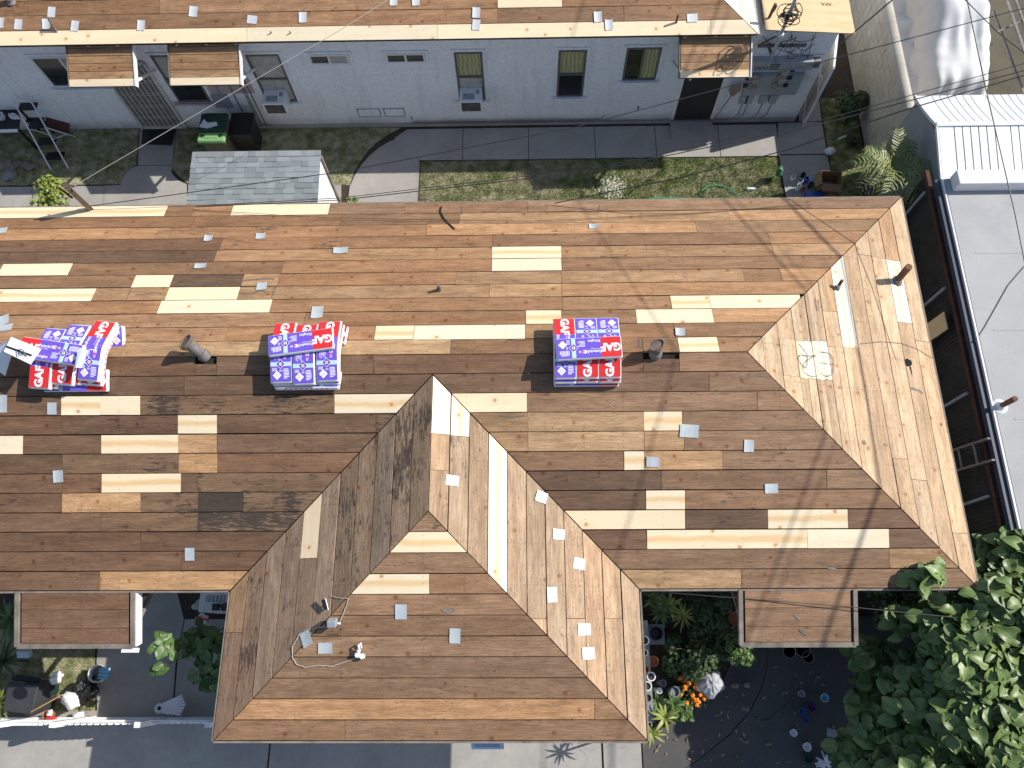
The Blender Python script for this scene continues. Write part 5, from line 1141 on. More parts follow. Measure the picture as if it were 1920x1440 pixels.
# ================================================================== PLANTS
def uvmesh(name, vs, fs, uvs, mats):
    me = bpy.data.meshes.new(name); me.from_pydata(vs, [], fs); l = me.uv_layers.new(name='UVMap')
    for lp in me.loops: l.data[lp.index].uv = uvs[lp.vertex_index]
    me.materials.append(mats); me.polygons.foreach_set('use_smooth', [True] * len(me.polygons)); return me
def broad_leaf(seed, mat, ratio=.86, nl=7, tip=.5):
    r = random.Random(seed); vs = []; uvs = []; nw = 5; cu = r.uniform(.1, .45); fold = r.uniform(.1, .3); tw = r.uniform(-.25, .25)
    for j in range(nl + 1):
        t = j / nl; w = ratio * .5 * (math.sin(math.pi * min(t ** .72, 1)) ** .65) * (1 + r.uniform(-.09, .09)) if 0 < j < nl else .02
        for i in range(nw):
            s = (i / (nw - 1) - .5) * 2; x = s * w; y = t - (abs(s) ** 1.5) * .07 * (1 if j < 3 else 0)
            z = abs(s) * w * fold * 1.6 - cu * t * t + .05 * math.sin(t * 9 + s * 3 + seed) * abs(s) + tw * s * w * t
            vs.append((x, y, z)); uvs.append((s * .5 + .5, t))
    fs = [(j * nw + i, j * nw + i + 1, (j + 1) * nw + i + 1, (j + 1) * nw + i) for j in range(nl) for i in range(nw - 1)]
    return vs, fs, uvs
def strap_leaf(seed, n=6, w=.12, droop=.5):
    r = random.Random(seed); vs = []; uvs = []
    for j in range(n + 1):
        t = j / n; ww_ = w * .5 * (math.sin(math.pi * (t * .85 + .12)) ** .8) if j < n else .003
        for i in range(3): s = i - 1; vs.append((s * ww_, t, abs(s) * ww_ * .5 - droop * t * t)); uvs.append((s * .5 + .5, t))
    fs = [(j * 3 + i, j * 3 + i + 1, (j + 1) * 3 + i + 1, (j + 1) * 3 + i) for j in range(n) for i in range(2)]
    return vs, fs, uvs
def orient(n, spin):       # matrix whose Z is n
    q = Vector(n).to_track_quat('Z', 'Y').to_matrix(); return q @ Matrix.Rotation(spin, 3, 'Z')
def join_leaves(name, lib, inst, mat, parent, origin, kind='stuff'):
    V = []; F = []; U = []; off = 0
    for li, M3, loc, sc in inst:
        vs, fs, uvs = lib[li]; a = np.array(vs) * sc @ np.array(M3).T + np.array(loc); V.append(a); F += [tuple(i + off for i in f) for f in fs]; U += uvs; off += len(vs)
    V = np.concatenate(V) - np.array(origin)
    me = uvmesh(name, V.tolist(), F, U, mat); ob = bpy.data.objects.new(name, me); COL.objects.link(ob); ob.parent = parent
    if kind: ob['kind'] = kind
    return ob
def place_leaves(name, meshes, inst, parent, origin):
    for li, M3, loc, sc in inst:
        o = bpy.data.objects.new(name, meshes[li]); COL.objects.link(o); o.parent = parent
        o.matrix_local = Matrix.Translation(Vector(loc) - Vector(origin)) @ M3.to_4x4() @ Matrix.Scale(sc, 4)
# --- the large leaved tree at lower right
LB = [broad_leaf(i, LEAF, random.uniform(.78, .95)) for i in range(8)]; LBM = [uvmesh('leaf', *l, LEAF) for l in LB]; LBMY = [uvmesh('leaf', *l, LEAF2) for l in LB]
def big_tree(base, blobs, nleaf, label, size=(.16, .30), seed=1, maxp=300, mat=LEAF, meshes=None, cat='tree', name='broadleaf_tree', bough=.025):
    r = random.Random(seed); t = thing(name, base, label, cat); B0 = Vector(base)
    tr = MB()
    for c, rad in blobs:
        c = Vector(c); m = (B0 + c) / 2 + Vector((r.uniform(-.2, .2), r.uniform(-.2, .2), .1)); tr.tube([B0, B0.lerp(m, .5), m, c], bough * 1.8, 7, r2=bough * .5)
    tr.build('trunk', TRUNK, t)
    tw = MB(); inst = []; wts = [rad ** 2 for _, rad in blobs]
    for i in range(nleaf):
        c, rad = r.choices(blobs, wts)[0]; c = Vector(c)
        while True:
            d_ = Vector((r.gauss(0, 1), r.gauss(0, 1), r.gauss(0, 1)))
            if d_.length > .1: d_.normalize(); break
        if d_.z < -.35: d_.z *= -1
        rr_ = rad * (r.random() ** .4); pnt = c + Vector((d_.x * rr_, d_.y * rr_, d_.z * rr_ * .75))
        nrm = (Vector((d_.x * .55, d_.y * .55, .9)) + Vector((r.gauss(0, .3), r.gauss(0, .3), 0)) + SUN * .25).normalized()
        inst.append((r.randrange(len(LB)), orient(nrm, r.uniform(0, 6.283)), pnt, r.uniform(*size)))
        if i % 6 == 0: tw.tube([pnt - d_ * rad * .5, pnt], .006, 4)
    tw.build('twig', TRUNK, t, kind='stuff')
    vis = sorted(inst, key=lambda q: -(q[2].z * 2 + q[3] * 4 - (0 if (-40 < pix(q[2])[0] < 1960 and -40 < pix(q[2])[1] < 1480) else 50)))
    place_leaves('leaf', meshes or LBM, vis[:maxp], t, base)
    if len(vis) > maxp: join_leaves('foliage', LB, vis[maxp:], mat, t, B0)
    return t
bl = [(A(1850, 1330, 2.4), 1.05), (A(1790, 1190, 2.6), .62), (A(1720, 1290, 2.2), .62), (A(1650, 1340, 1.7), .5), (A(1640, 1240, 1.6), .4), (A(1880, 1150, 2.9), .62), (A(1905, 1040, 2.9), .42), (A(1860, 1045, 2.7), .36),
      (A(1745, 1078, 3.22), .19), (A(1720, 1095, 3.15), .14), (A(1735, 1400, 2.0), .7), (A(1900, 1430, 2.6), .8), (A(1830, 1250, 2.9), .55), (A(1690, 1170, 2.3), .25), (A(2010, 1250, 2.8), 1.0), (A(2000, 1420, 2.6), 1.0), (A(1780, 1480, 2.2), .8), (A(1610, 1410, 1.2), .35)]
big_tree((8.1, -.5, 0), bl, 4300, 'large leaved tree crowding the lower right corner', maxp=290)
# --- small tree over the left patio
bl = [(A(378, 1240, 1.5), .33), (A(400, 1205, 1.7), .28), (A(365, 1200, 1.5), .25), (A(315, 1225, 1.9), .14), (A(300, 1250, 1.9), .14), (A(300, 1208, 2.0), .12), (A(405, 1280, 1.2), .26), (A(345, 1215, 1.7), .2)]
big_tree((-5.2, .35, 0), bl, 120, 'rubber plant with round leaves in the left patio', size=(.14, .24), seed=5, mat=LEAF2, meshes=LBMY, cat='plant', name='rubber_plant', bough=.012)
# --- rosettes
SLs = [strap_leaf(i, droop=.25 + .09 * i) for i in range(5)]
def rosette(name, px, py, z, n, L, w, mat, label, cat='plant', stem=True, seed=0, tilt=(0.15, 1.15), group=None):
    r = random.Random(seed); c = A(px, py, z); t = thing(name, (c.x, c.y, 0), label, cat, group)
    lib = [uvmesh('leaf', [(v[0] * w / .12, v[1], v[2]) for v in s_[0]], s_[1], s_[2], mat) for s_ in SLs]
    if stem and z > .2: MB().tube([(c.x, c.y, 0), (c.x, c.y, z)], .02, 7).build('stem', TRUNK, t)
    for i in range(n):
        an = i * 2.4 + r.uniform(-.2, .2); el = r.uniform(*tilt)
        M3 = Matrix.Rotation(an, 3, 'Z') @ Matrix.Rotation(el, 3, 'X'); o = bpy.data.objects.new('leaf', lib[r.randrange(5)]); COL.objects.link(o); o.parent = t
        o.matrix_local = Matrix.Translation((0, 0, z)) @ M3.to_4x4() @ Matrix.Scale(L * r.uniform(.75, 1.1), 4)
    return t
rosette('spiky_plant', 1280, 1155, 1.5, 22, .24, .10, LEAFY, 'bright yellow green spiky rosette by the bungalow wall', seed=1)
rosette('lance_leaf_plant', 1238, 1148, 1.3, 14, .24, .22, LEAF2, 'lance leaved plant left of the spiky rosette', seed=2)
rosette('lance_leaf_plant', 1255, 1135, 1.15, 12, .24, .24, LEAFY, 'lance leaved plant behind the spiky rosette', seed=3)
rosette('lance_leaf_plant', 1227, 1122, 1.1, 12, .22, .24, LEAF2, 'lance leaved plant tucked in the eave corner', seed=4)
rosette('grassy_palm', 1290, 1130, .9, 60, .3, .03, LEAFD, 'dark fine leaved round plant behind the spiky rosette', seed=6)
rosette('dracaena', 1247, 1345, 1.35, 12, .27, .2, LEAFY, 'star shaped yellow green plant below the pot shelf', seed=7)
rosette('dracaena', 1232, 1318, 1.1, 12, .24, .18, LEAF2, 'dense lance leaved plant against the pot shelf', seed=8)
rosette('dracaena', 1222, 1375, 1.3, 12, .22, .18, LEAFY, 'lance leaved plant at the wing corner', seed=9)
rosette('dracaena', 1262, 1320, .8, 12, .22, .22, LEAF2, 'low plant between white pot and marigolds', seed=19)
rosette('dracaena', 1225, 1400, 2.6, 16, .5, .13, LEAF2, 'tall strappy plant rising beside the wing corner', seed=21) if False else None
rosette('fern', 22, 1160, .9, 26, .42, .16, LEAF2, 'dark green plant left of the lower left awning', seed=10)
rosette('fern', 8, 1240, .7, 24, .4, .14, LEAFD, 'darker plant at the left edge below the awning', seed=11)
rosette('bromeliad', 2, 1318, .6, 30, .3, .08, LEAFY, 'yellow orange spiky plant at the lower left edge', seed=12)
def shrub(name, px, py, z, rad, n, label, mat, size=(.04, .08), seed=0, cat='shrub', flat=.8, loc=None):
    r = random.Random(seed); c = loc or A(px, py, z); t = thing(name, (c[0], c[1], 0), label, cat); inst = []; c = Vector((c[0], c[1], z))
    st = MB()
    for i in range(5): d_ = Vector((r.uniform(-1, 1), r.uniform(-1, 1), r.uniform(.2, .8))) * rad * .7; st.tube([(c.x, c.y, 0), c + d_ * .3, c + d_], .012, 5, r2=.004)
    st.build('stem', TRUNK, t)
    lumps = [(Vector((r.uniform(-1, 1), r.uniform(-1, 1), r.uniform(-.4, .6))) * rad * .6, rad * r.uniform(.3, .55)) for _ in range(9)]
    for i in range(n):
        lc, lr = r.choice(lumps); d_ = Vector((r.gauss(0, 1), r.gauss(0, 1), r.gauss(0, 1))).normalized(); pnt = c + lc + d_ * lr * r.random() ** .4
        pnt.z = max(.03, c.z + (pnt.z - c.z) * flat); nrm = (d_ + Vector((0, 0, .8)) + Vector((r.gauss(0, .4), r.gauss(0, .4), 0))).normalized()
        inst.append((r.randrange(len(LB)), orient(nrm, r.uniform(0, 6.28)), pnt, r.uniform(*size)))
    join_leaves('foliage', LB, inst, mat, t, t.location); return t
shrub('citrus_bush', 105, 365, 1.1, .48, 900, 'small citrus bush with yellowing leaves beside the timber post', LEAFY, (.05, .09), 1)
shrub('bush', 0, 0, .5, .42, 2600, 'dark leafy bush between the side walkway and block wall', LEAFD, (.04, .08), 2, loc=A(1592, 205, .4))
shrub('weed_clump', 0, 0, .12, .22, 300, 'low dark weeds near the palm', LEAFD, (.03, .06), 3, loc=A(1600, 268, .1))
shrub('yellow_shrub', 660, 380, .5, .16, 200, 'small yellow flowering sprig at the rear eave beside the shed', LEAFY, (.03, .05), 4)
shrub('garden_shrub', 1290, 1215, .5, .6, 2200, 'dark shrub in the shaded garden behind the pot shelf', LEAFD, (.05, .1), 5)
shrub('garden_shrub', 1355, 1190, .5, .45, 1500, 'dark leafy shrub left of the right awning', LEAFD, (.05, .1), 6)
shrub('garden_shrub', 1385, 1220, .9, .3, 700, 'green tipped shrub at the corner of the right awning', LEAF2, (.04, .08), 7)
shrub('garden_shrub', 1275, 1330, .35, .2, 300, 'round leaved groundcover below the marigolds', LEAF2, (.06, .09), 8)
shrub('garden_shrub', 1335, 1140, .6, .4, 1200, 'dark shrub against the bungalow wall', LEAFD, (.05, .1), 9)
# under-tree foliage
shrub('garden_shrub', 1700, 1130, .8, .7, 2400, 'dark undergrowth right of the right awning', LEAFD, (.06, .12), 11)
# marigolds
t = thing('marigolds', A(1300, 1285, .3), 'potted cluster of orange marigolds beside the wrapped planter', 'flowers'); r = random.Random(4); c0 = A(1297, 1290, .35)
inst = []
for i in range(500):
    pnt = c0 + Vector((r.gauss(0, .16), r.gauss(0, .16), r.uniform(-.25, .05))); inst.append((r.randrange(8), orient((r.gauss(0, .5), r.gauss(0, .5), 1), r.uniform(0, 6)), pnt, r.uniform(.03, .06)))
join_leaves('foliage', LB, inst, LEAFD, t, t.location)
for i in range(26):
    a_, q_ = r.uniform(0, 6.28), .3 * r.random() ** .5; vs, fs = blob(c0 + Vector((math.cos(a_) * q_ * .85, math.sin(a_) * q_, r.uniform(.0, .08))), (.035, .035, .022), i, amp=.3)
    MB().add(vs, fs).build('flower', ORANGE, t)
# --- palm
pc = A(1682, 308, 2.3); palm = thing('palm', (pc.x, pc.y, 0), 'young feathery palm beside the metal shed', 'palm')
MB().tube([(pc.x, pc.y, 0), (pc.x, pc.y, 2.15)], .09, 10, r2=.06).build('trunk', TRUNK, palm)
r = random.Random(8)
def frond(L, droop, seed):
    rr = random.Random(seed); vs = []; fs = []; uvs = []; N = 24
    def sp_(t): return Vector((0, L * (t - .12 * t * t * droop), L * (.35 * t - droop * .75 * t * t)))
    N = 13
    for i in range(N):
        t = .12 + .88 * i / N; p = sp_(t); tg = (sp_(t + .02) - p).normalized(); ll = .34 * L * math.sin(math.pi * min(1, .15 + t * .82)) ** .7 + .04
        for s in (-1, 1):
            side = Vector((s, 0, 0)) * .9 + tg * rr.uniform(.4, .7) + Vector((0, 0, rr.uniform(-.1, .4) - .3 * t)); side.normalize(); a = p; m = p + side * ll * .5 + Vector((0, 0, .01)); e = p + side * ll - Vector((0, 0, ll * .35 * rr.uniform(.6, 1.3)))
            w = tg * (.013 * rr.uniform(.8, 1.2)); b0 = len(vs); vs += [a - w, a + w, m + w * 1.2, m - w * 1.2, e]; uvs += [(.45, 0), (.8, 0), (.8, .5), (.45, .5), (.6, 1)]; fs += [(b0, b0 + 1, b0 + 2, b0 + 3), (b0 + 3, b0 + 2, b0 + 4)]
    for i in range(12):
        t = i / 12; a, b_ = sp_(t), sp_(t + 1 / 12); w = .008 * (1.2 - t); b0 = len(vs); vs += [a + Vector((-w, 0, .002)), a + Vector((w, 0, .002)), b_ + Vector((w, 0, .002)), b_ + Vector((-w, 0, .002))]; uvs += [(.5, 0)] * 4; fs.append((b0, b0 + 1, b0 + 2, b0 + 3))
    me = uvmesh('frond', [tuple(v) for v in vs], fs, uvs, LEAFP); me.polygons.foreach_set('use_smooth', [False] * len(me.polygons)); return me
fr = [frond(L * 1.12, dr, i) for i, (L, dr) in enumerate(((.78, .7), (.7, .9), (.85, .8), (.6, .5), (.8, 1.1)))]
for i in range(21):
    an = i * 2.399 + r.uniform(-.15, .15); el = r.uniform(-.15, .95); o = bpy.data.objects.new('frond', fr[i % 5]); COL.objects.link(o); o.parent = palm
    o.matrix_local = Matrix.Translation((0, 0, 2.15)) @ (Matrix.Rotation(an, 3, 'Z') @ Matrix.Rotation(el * .7, 3, 'X')).to_4x4() @ Matrix.Scale(.98, 4)

# ================================================================== REAR YARD OBJECTS
# green wheeled bin
bc = A(398, 262, .0); bx, by = A(400, 240, 1.0).x, A(400, 240, 1.0).y
gb = thing('wheeled_bin', (bx, by, 0), 'dark green wheeled bin with pale green lid front', 'bin'); c = Vector((bx, by, 0))
o = MB(); w0, w1, d0, d1_ = .23, .29, .26, .34
o.add([c + Vector(p) for p in ((-w0, -d0, .05), (w0, -d0, .05), (w0, d0, .05), (-w0, d0, .05), (-w1, -d1_, .98), (w1, -d1_, .98), (w1, d1_, .98), (-w1, d1_, .98))], [(0, 3, 2, 1), (0, 1, 5, 4), (1, 2, 6, 5), (2, 3, 7, 6), (3, 0, 4, 7)]); o.build('body', mottled('faded_olive_plastic', (.10, .09, .06), .2), gb, bevel=.02)
MB().box(c + Vector((0, .12, 1.02)), (.62, .5, .07), M=Matrix.Rotation(-.05, 3, 'X')).build('lid', GREENP, gb, bevel=.02)
MB().box(c + Vector((0, -.26, .99)), (.62, .27, .09), M=Matrix.Rotation(-.12, 3, 'X')).build('lid_front', LGREEN, gb, bevel=.03)
MB().box(c + Vector((0, -.25, 1.045)), (.3, .12, .02)).build('recess', LGREEN, gb, bevel=.006)
for s in (-1, 1): MB().box(c + Vector((s * .21, -.24, 1.04)), (.07, .07, .03), rz=s * .5).build('catch', GREENP, gb)
for s in (-1, 1): MB().lathe([(.1, -.03), (.12, -.02), (.12, .02), (.1, .03)], c + Vector((s * .3, .26, .12)), 16, Matrix.Rotation(math.pi / 2, 3, 'Y')).build('wheel', BLACK, gb)
MB().bar(c + Vector((-.26, .4, .98)), c + Vector((.26, .4, .98)), .03, .03).build('handle', GREENP, gb)
o = MB().slab3([c + Vector(p) for p in ((-.3, -.02, 1.062), (-.1, -.06, 1.06), (.12, .02, 1.06), (.08, .12, 1.06), (-.12, .1, 1.06), (-.22, .2, 1.06))], (0, 0, .004)).build('paper', PLASTW); tag(o, 'crumpled white paper lying on the green bin lid', 'paper')
c2_ = Vector((bx + .56, by + .22, 0)); kb = thing('wheeled_bin', c2_, 'black wheeled bin half hidden behind the green bin', 'bin')
MB().add([c2_ + Vector(p) for p in ((-.2, -.24, .05), (.2, -.24, .05), (.2, .24, .05), (-.2, .24, .05), (-.25, -.3, .8), (.25, -.3, .8), (.25, .3, .8), (-.25, .3, .8))], [(0, 3, 2, 1), (0, 1, 5, 4), (1, 2, 6, 5), (2, 3, 7, 6), (3, 0, 4, 7)]).build('body', BLACK, kb, bevel=.02)
MB().box(c2_ + Vector((0, 0, .83)), (.54, .64, .06)).build('lid', BLACK, kb, bevel=.02)
# doormat
tag(MB().prism([A(u, v, .05)[:2] for u, v in ((268, 242), (330, 242), (322, 272), (265, 270))], .04, .055).build('doormat', BLACK), 'black doormat in front of the security door', 'doormat')
# step stool ladder
sl_ = thing('step_stool', A(80, 260, 0), 'white framed step stool with black treads on the left lawn', 'step stool')
f0, f1 = A(47, 319, 0), A(64, 317, 0); f0 = A(96, 319, 0); f1 = A(129, 317, 0); tpL = A(25, 190, 1.25); tpR = A(58, 189, 1.25)
dz = Vector((0, 0, 0))
top_l, top_r = tpL, tpR
MB().tube([f0, f0.lerp(top_l, .96), top_l + Vector((.05, 0, .02)), top_r + Vector((-.05, 0, .02)), f1.lerp(top_r, .96), f1], .017, 8).build('frame', WMETAL, sl_, smooth=True)
for q in (.16, .38, .62, .88):
    a_, b_ = f0.lerp(top_l, q), f1.lerp(top_r, q); n_ = Vector((0, .2, 0)); MB().slab3([a_, b_, b_ + n_, a_ + n_], (0, 0, -.03)).build('tread', BLACK, sl_)
bk0, bk1 = A(143, 257, 0), A(110, 262, 0)
MB().tube([f1.lerp(top_r, .62), bk0], .014, 6).build('rear_leg', WMETAL, sl_); MB().tube([f0.lerp(top_l, .62), bk0 + (f0 - f1)], .014, 6).build('rear_leg', WMETAL, sl_); MB().tube([f1.lerp(top_r, .45), f1.lerp(top_r, .45).lerp(bk0, .6) + Vector((0, .1, 0))], .01, 6).build('stay', WMETAL, sl_)
# table with things
tb = thing('outdoor_table', A(-5, 235, .0), 'dark cluttered table at the left edge', 'table'); tz = .75
T = [A(-120, 205, tz), A(38, 205, tz), A(34, 242, tz), A(-120, 246, tz)]
MB().slab3(T, (0, 0, -.04)).build('tabletop', BLACK, tb); MB().slab3([A(-120, 246, tz), A(34, 242, tz), A(34, 248, tz - .05), A(-120, 252, tz - .05)], (0, -.02, .03)).build('edge', WMETAL, tb)
for p in T: MB().bar(Vector((p.x, p.y, 0)), Vector((p.x, p.y, tz - .04)), .05, .05).build('leg', BLACK, tb)
mg_ = A(5, 222, tz); tag(MB().lathe([(.07, 0), (.085, .02), (.09, .13), (.08, .13), (.075, .03), (.001, .028)], mg_, 18).build('pot', PLASTW, smooth=True), 'white pot standing on the dark table', 'pot')
for i in range(4): vs, fs = blob(A(20 + i * 4, 216 + (i % 2) * 5, tz + .05), (.06, .025, .05), i, amp=.5); tag(MB().add(vs, fs).build('crumpled_paper', PLASTW), ['leftmost', 'second', 'third', 'rightmost'][i] + ' crumpled white paper on the dark table', 'paper', 'papers on the table')
ch = thing('metal_chair', A(70, 205, 0), 'dark lacy metal chair behind the step stool', 'chair'); p = A(68, 215, .45)
MB().box(p, (.42, .42, .03)).build('seat', BLACK, ch, bevel=.01); 
bkm = MB()
for i in range(8): bkm.tube([p + Vector((-.2 + i * .057, .2, 0)), p + Vector((-.2 + i * .057, .24, .42))], .01, 5)
for q in range(3): bkm.tube([p + Vector((-.2, .2 + .015 * q, .1 + .16 * q)), p + Vector((.2, .2 + .015 * q, .1 + .16 * q))], .012, 5)
bkm.build('backrest', BLACK, ch)
for s in (-1, 1):
    for q in (-1, 1): MB().tube([p + Vector((s * .18, q * .18, 0)), p + Vector((s * .2, q * .2, -.43))], .012, 6).build('leg', BLACK, ch)
for i, (u, v, ru, rv, z, m, lab) in enumerate(((10, 310, .22, .16, .12, ROCK, 'flat brown rock at the left edge of the lawn'), (55, 313, .19, .1, .08, ROCK, 'long flat brown rock below the step stool'), (20, 328, .17, .14, .12, ROCKG, 'rounded grey rock nearest the left walkway'), (33, 308, .12, .08, .06, ROCK, 'small brown rock between two bigger ones'))):
    vs, fs = blob(A(u, v, z * .4), (ru, rv, z), i + 20, amp=.25); tag(MB().add(vs, fs).build('rock', m, smooth=True), lab, 'rock', 'rocks on the left lawn')
wb = thing('folding_camp_chair', A(110, 230, 0), 'dark red folded chair leaning on the wall', 'chair'); p = A(108, 232, .3)
MB().box(p, (.5, .3, .03), M=Matrix.Rotation(.5, 3, 'Y') @ Matrix.Rotation(.6, 3, 'X')).build('fabric', plain('maroon_fabric', (.09, .03, .03), .8), wb)
for s in (-.14, .14): MB().bar(p + Vector((-.3, s, .22)), p + Vector((.3, s, -.2)), .02, .02).build('frame', BLACK, wb)
# lawn things
pw = A(1147, 350, .02)
for i in range(1):
    vsA = MB(); rr = random.Random(3)
    for q in range(320):
        x, y = rr.gauss(0, .17), rr.gauss(0, .14); vs, fs = [(0, 0, 0)], []
        s_ = rr.uniform(.01, .035); c_ = Vector((pw.x + x + y * .3, pw.y + y, rr.uniform(.01, .03)))
        vsA.add([c_ + Vector((math.cos(a_) * s_ * rr.uniform(.6, 1.2), math.sin(a_) * s_ * rr.uniform(.6, 1.2), .0)) for a_ in (0, 1.26, 2.5, 3.77, 5.0)] + [c_ + Vector((0, 0, s_ * .5))], [(0, 1, 5), (1, 2, 5), (2, 3, 5), (3, 4, 5), (4, 0, 5)])
    tag(vsA.build('plaster_spill', CREAM), 'cream coloured plaster spill scattered on the rear lawn', 'spill', kind='stuff')
hz = [(1205, 380), (1212, 373), (1240, 370), (1290, 372), (1316, 378)]; h2 = [(1316, 358), (1325, 349), (1345, 346), (1368, 352), (1382, 364), (1392, 376), (1400, 372)]
hs = thing('garden_hose', A(1300, 365), 'green garden hose curling on the rear lawn', 'hose')
for h_ in (hz, h2):
    P = [A(u, v, .05) for u, v in h_]; fine = []
    for i in range(len(P) - 1): fine += [P[i].lerp(P[i + 1], k / 3) for k in range(3)]
    for _ in range(3): fine = [fine[0]] + [(fine[i - 1] + fine[i] * 2 + fine[i + 1]) / 4 for i in range(1, len(fine) - 1)] + [fine[-1]]
    MB().tube(fine, .011, 7).build('coil', HOSE, hs, smooth=True)
vs, fs = blob(A(1461, 322, .28), (.085, .085, .16), 9, amp=.25); t = thing('green_bag', A(1461, 330), 'green plastic bag standing at the right end of the rear lawn', 'bag'); MB().add(vs, fs).build('bag', mottled('green_bag_plastic', (.12, .30, .18), .35, 18, 40, .3, bs=.8, bd=.03), t, smooth=True)
MB().tube([A(1457, 330, .3), A(1459, 318, .48)], .02, 6).build('knot', GREENP, t)
c = A(1400, 354, .05); t = thing('plastic_bottle', c, 'clear crushed plastic bottle lying on the rear lawn', 'bottle'); CLR = plain('clear_plastic', (.72, .78, .78), .15)
MB().lathe([(.03, 0), (.036, .01), (.033, .06), (.036, .1), (.034, .15), (.015, .2), (.014, .22), (.001, .221)], c, 12, Matrix.Rotation(HP, 3, 'Y')).build('body', CLR, t, smooth=True); MB().lathe([(.017, .215), (.017, .235), (.001, .236)], c, 10, Matrix.Rotation(HP, 3, 'Y')).build('cap', BLUE, t)
# cardboard box
b0 = A(1556, 345, .0); bz = .42; bxn = thing('cardboard_box', b0, 'open cardboard box behind the bungalow rear eave', 'box'); bb = A(1560, 333, bz)
def bxp(x, y, z): return Vector((bb.x + x * math.cos(-.09) - y * math.sin(-.09), bb.y + x * math.sin(-.09) + y * math.cos(-.09), z))
for (x0, y0, x1, y1) in ((-.22, -.17, .22, -.17), (.22, -.17, .22, .17), (.22, .17, -.22, .17), (-.22, .17, -.22, -.17)):
    tt = Vector((y1 - y0, x0 - x1, 0)).normalized() * .008
    a_, b_ = bxp(x0, y0, .01), bxp(x1, y1, .01); MB().slab3([a_, b_, bxp(x1, y1, bz), bxp(x0, y0, bz)], Vector((tt.x, tt.y, 0))).build('side', CARD, bxn)
MB().slab3([bxp(-.22, -.17, .01), bxp(.22, -.17, .01), bxp(.22, .17, .01), bxp(-.22, .17, .01)], (0, 0, .01)).build('base', CARD, bxn)
for q in (((-.22, -.178), (.22, -.178), (.24, -.3), (-.2, -.3), -.1), ((-.228, -.17), (-.228, .17), (-.33, .16), (-.33, -.18), -.16), ((.228, -.17), (.228, .17), (.30, .14), (.30, -.15), -.2)):
    MB().slab3([bxp(*q[0], bz), bxp(*q[1], bz), bxp(*q[2], bz + q[4]), bxp(*q[3], bz + q[4])], (0, 0, .006)).build('flap', CARD, bxn)
wc_ = A(1556, 283, .12); tag(MB().add(*blob(wc_, (.13, .09, .1), 31, amp=.12)).build('white_bucket', PLASTW, smooth=True), 'white plastic tub lying on the east walkway', 'tub')
tag(MB().box(A(1579, 258, .03), (.2, .05, .03), rz=.45).build('white_strip', PLASTW), 'short white plastic strip near the dark bush', 'strip')
rs = random.Random(11); CM = [PLASTW, GREY, BLUE, BLACK, CLR, TERRA, GREENP, PLASTW, LBL]
cl_lab = ['white bottle', 'grey can', 'blue tub', 'black tray', 'clear jar', 'small clay pot', 'dark green pot', 'white cup', 'pale blue tub']
for i, (u, v) in enumerate(((1484, 338), (1497, 345), (1509, 342), (1503, 333), (1494, 357), (1503, 360), (1516, 352), (1520, 345), (1527, 340))):
    c = A(u, v, .0); r_ = rs.uniform(.045, .075); h_ = rs.uniform(.1, .22); tag(MB().lathe([(r_ * .8, .0), (r_, h_ * .7), (r_ * .9, h_), (r_ * .75, h_), (r_ * .7, h_ * .3), (.001, h_ * .3)], c, 14).build('container', CM[i], smooth=True), cl_lab[i] + ' in the clutter left of the cardboard box', 'container', 'clutter by the cardboard box')
c = A(1527, 371, .1); t = tag(MB().box(c, (.42, .25, .14)).build('blue_crate', BLUE, bevel=.01), 'blue crate peeking out behind the rear eave', 'crate')
c = A(1630, 358, .15); t = thing('wire_crate', c, 'grey wire crate under the palm', 'crate'); o = MB()
for i in range(7): o.bar(c + Vector((-.15 + i * .05, -.15, .1)), c + Vector((-.15 + i * .05, .15, .16)), .008, .008); o.bar(c + Vector((-.15, -.15 + i * .05, .1 + i * .01)), c + Vector((.15, -.15 + i * .05, .1 + i * .01)), .008, .008)
o.build('wire_grid', GREY, t, kind='stuff'); MB().box(c, (.3, .3, .12)).build('tray', BLACK, t)
# broom leaning by the dark door
br = thing('broom', (4.75, 11.8, 0), 'straw broom leaning upside down beside the dark door', 'broom'); e0_ = A(1334, 232, .05); e1_ = onp(1372, 178, (0, WY - .12, 0), (0, 1, 0)); e2_ = onp(1378, 160, (0, WY - .12, 0), (0, 1, 0))
MB().tube([e0_, e1_], .012, 7).build('handle', mottled('broom_wood', (.38, .2, .08), .2), br)
o = MB(); d_ = (e2_ - e1_); o.slab3([e1_ + Vector((-.03, 0, 0)), e1_ + Vector((.03, 0, 0)), e1_ + Vector((.15, 0, .18)), e1_ + Vector((.12, 0, .36)), e1_ + Vector((-.06, 0, .36)), e1_ + Vector((-.12, 0, .18))], (0, -.05, 0)); o.build('bristles', mottled('straw', (.26, .22, .19), .3, 30, 60), br, bevel=.02)

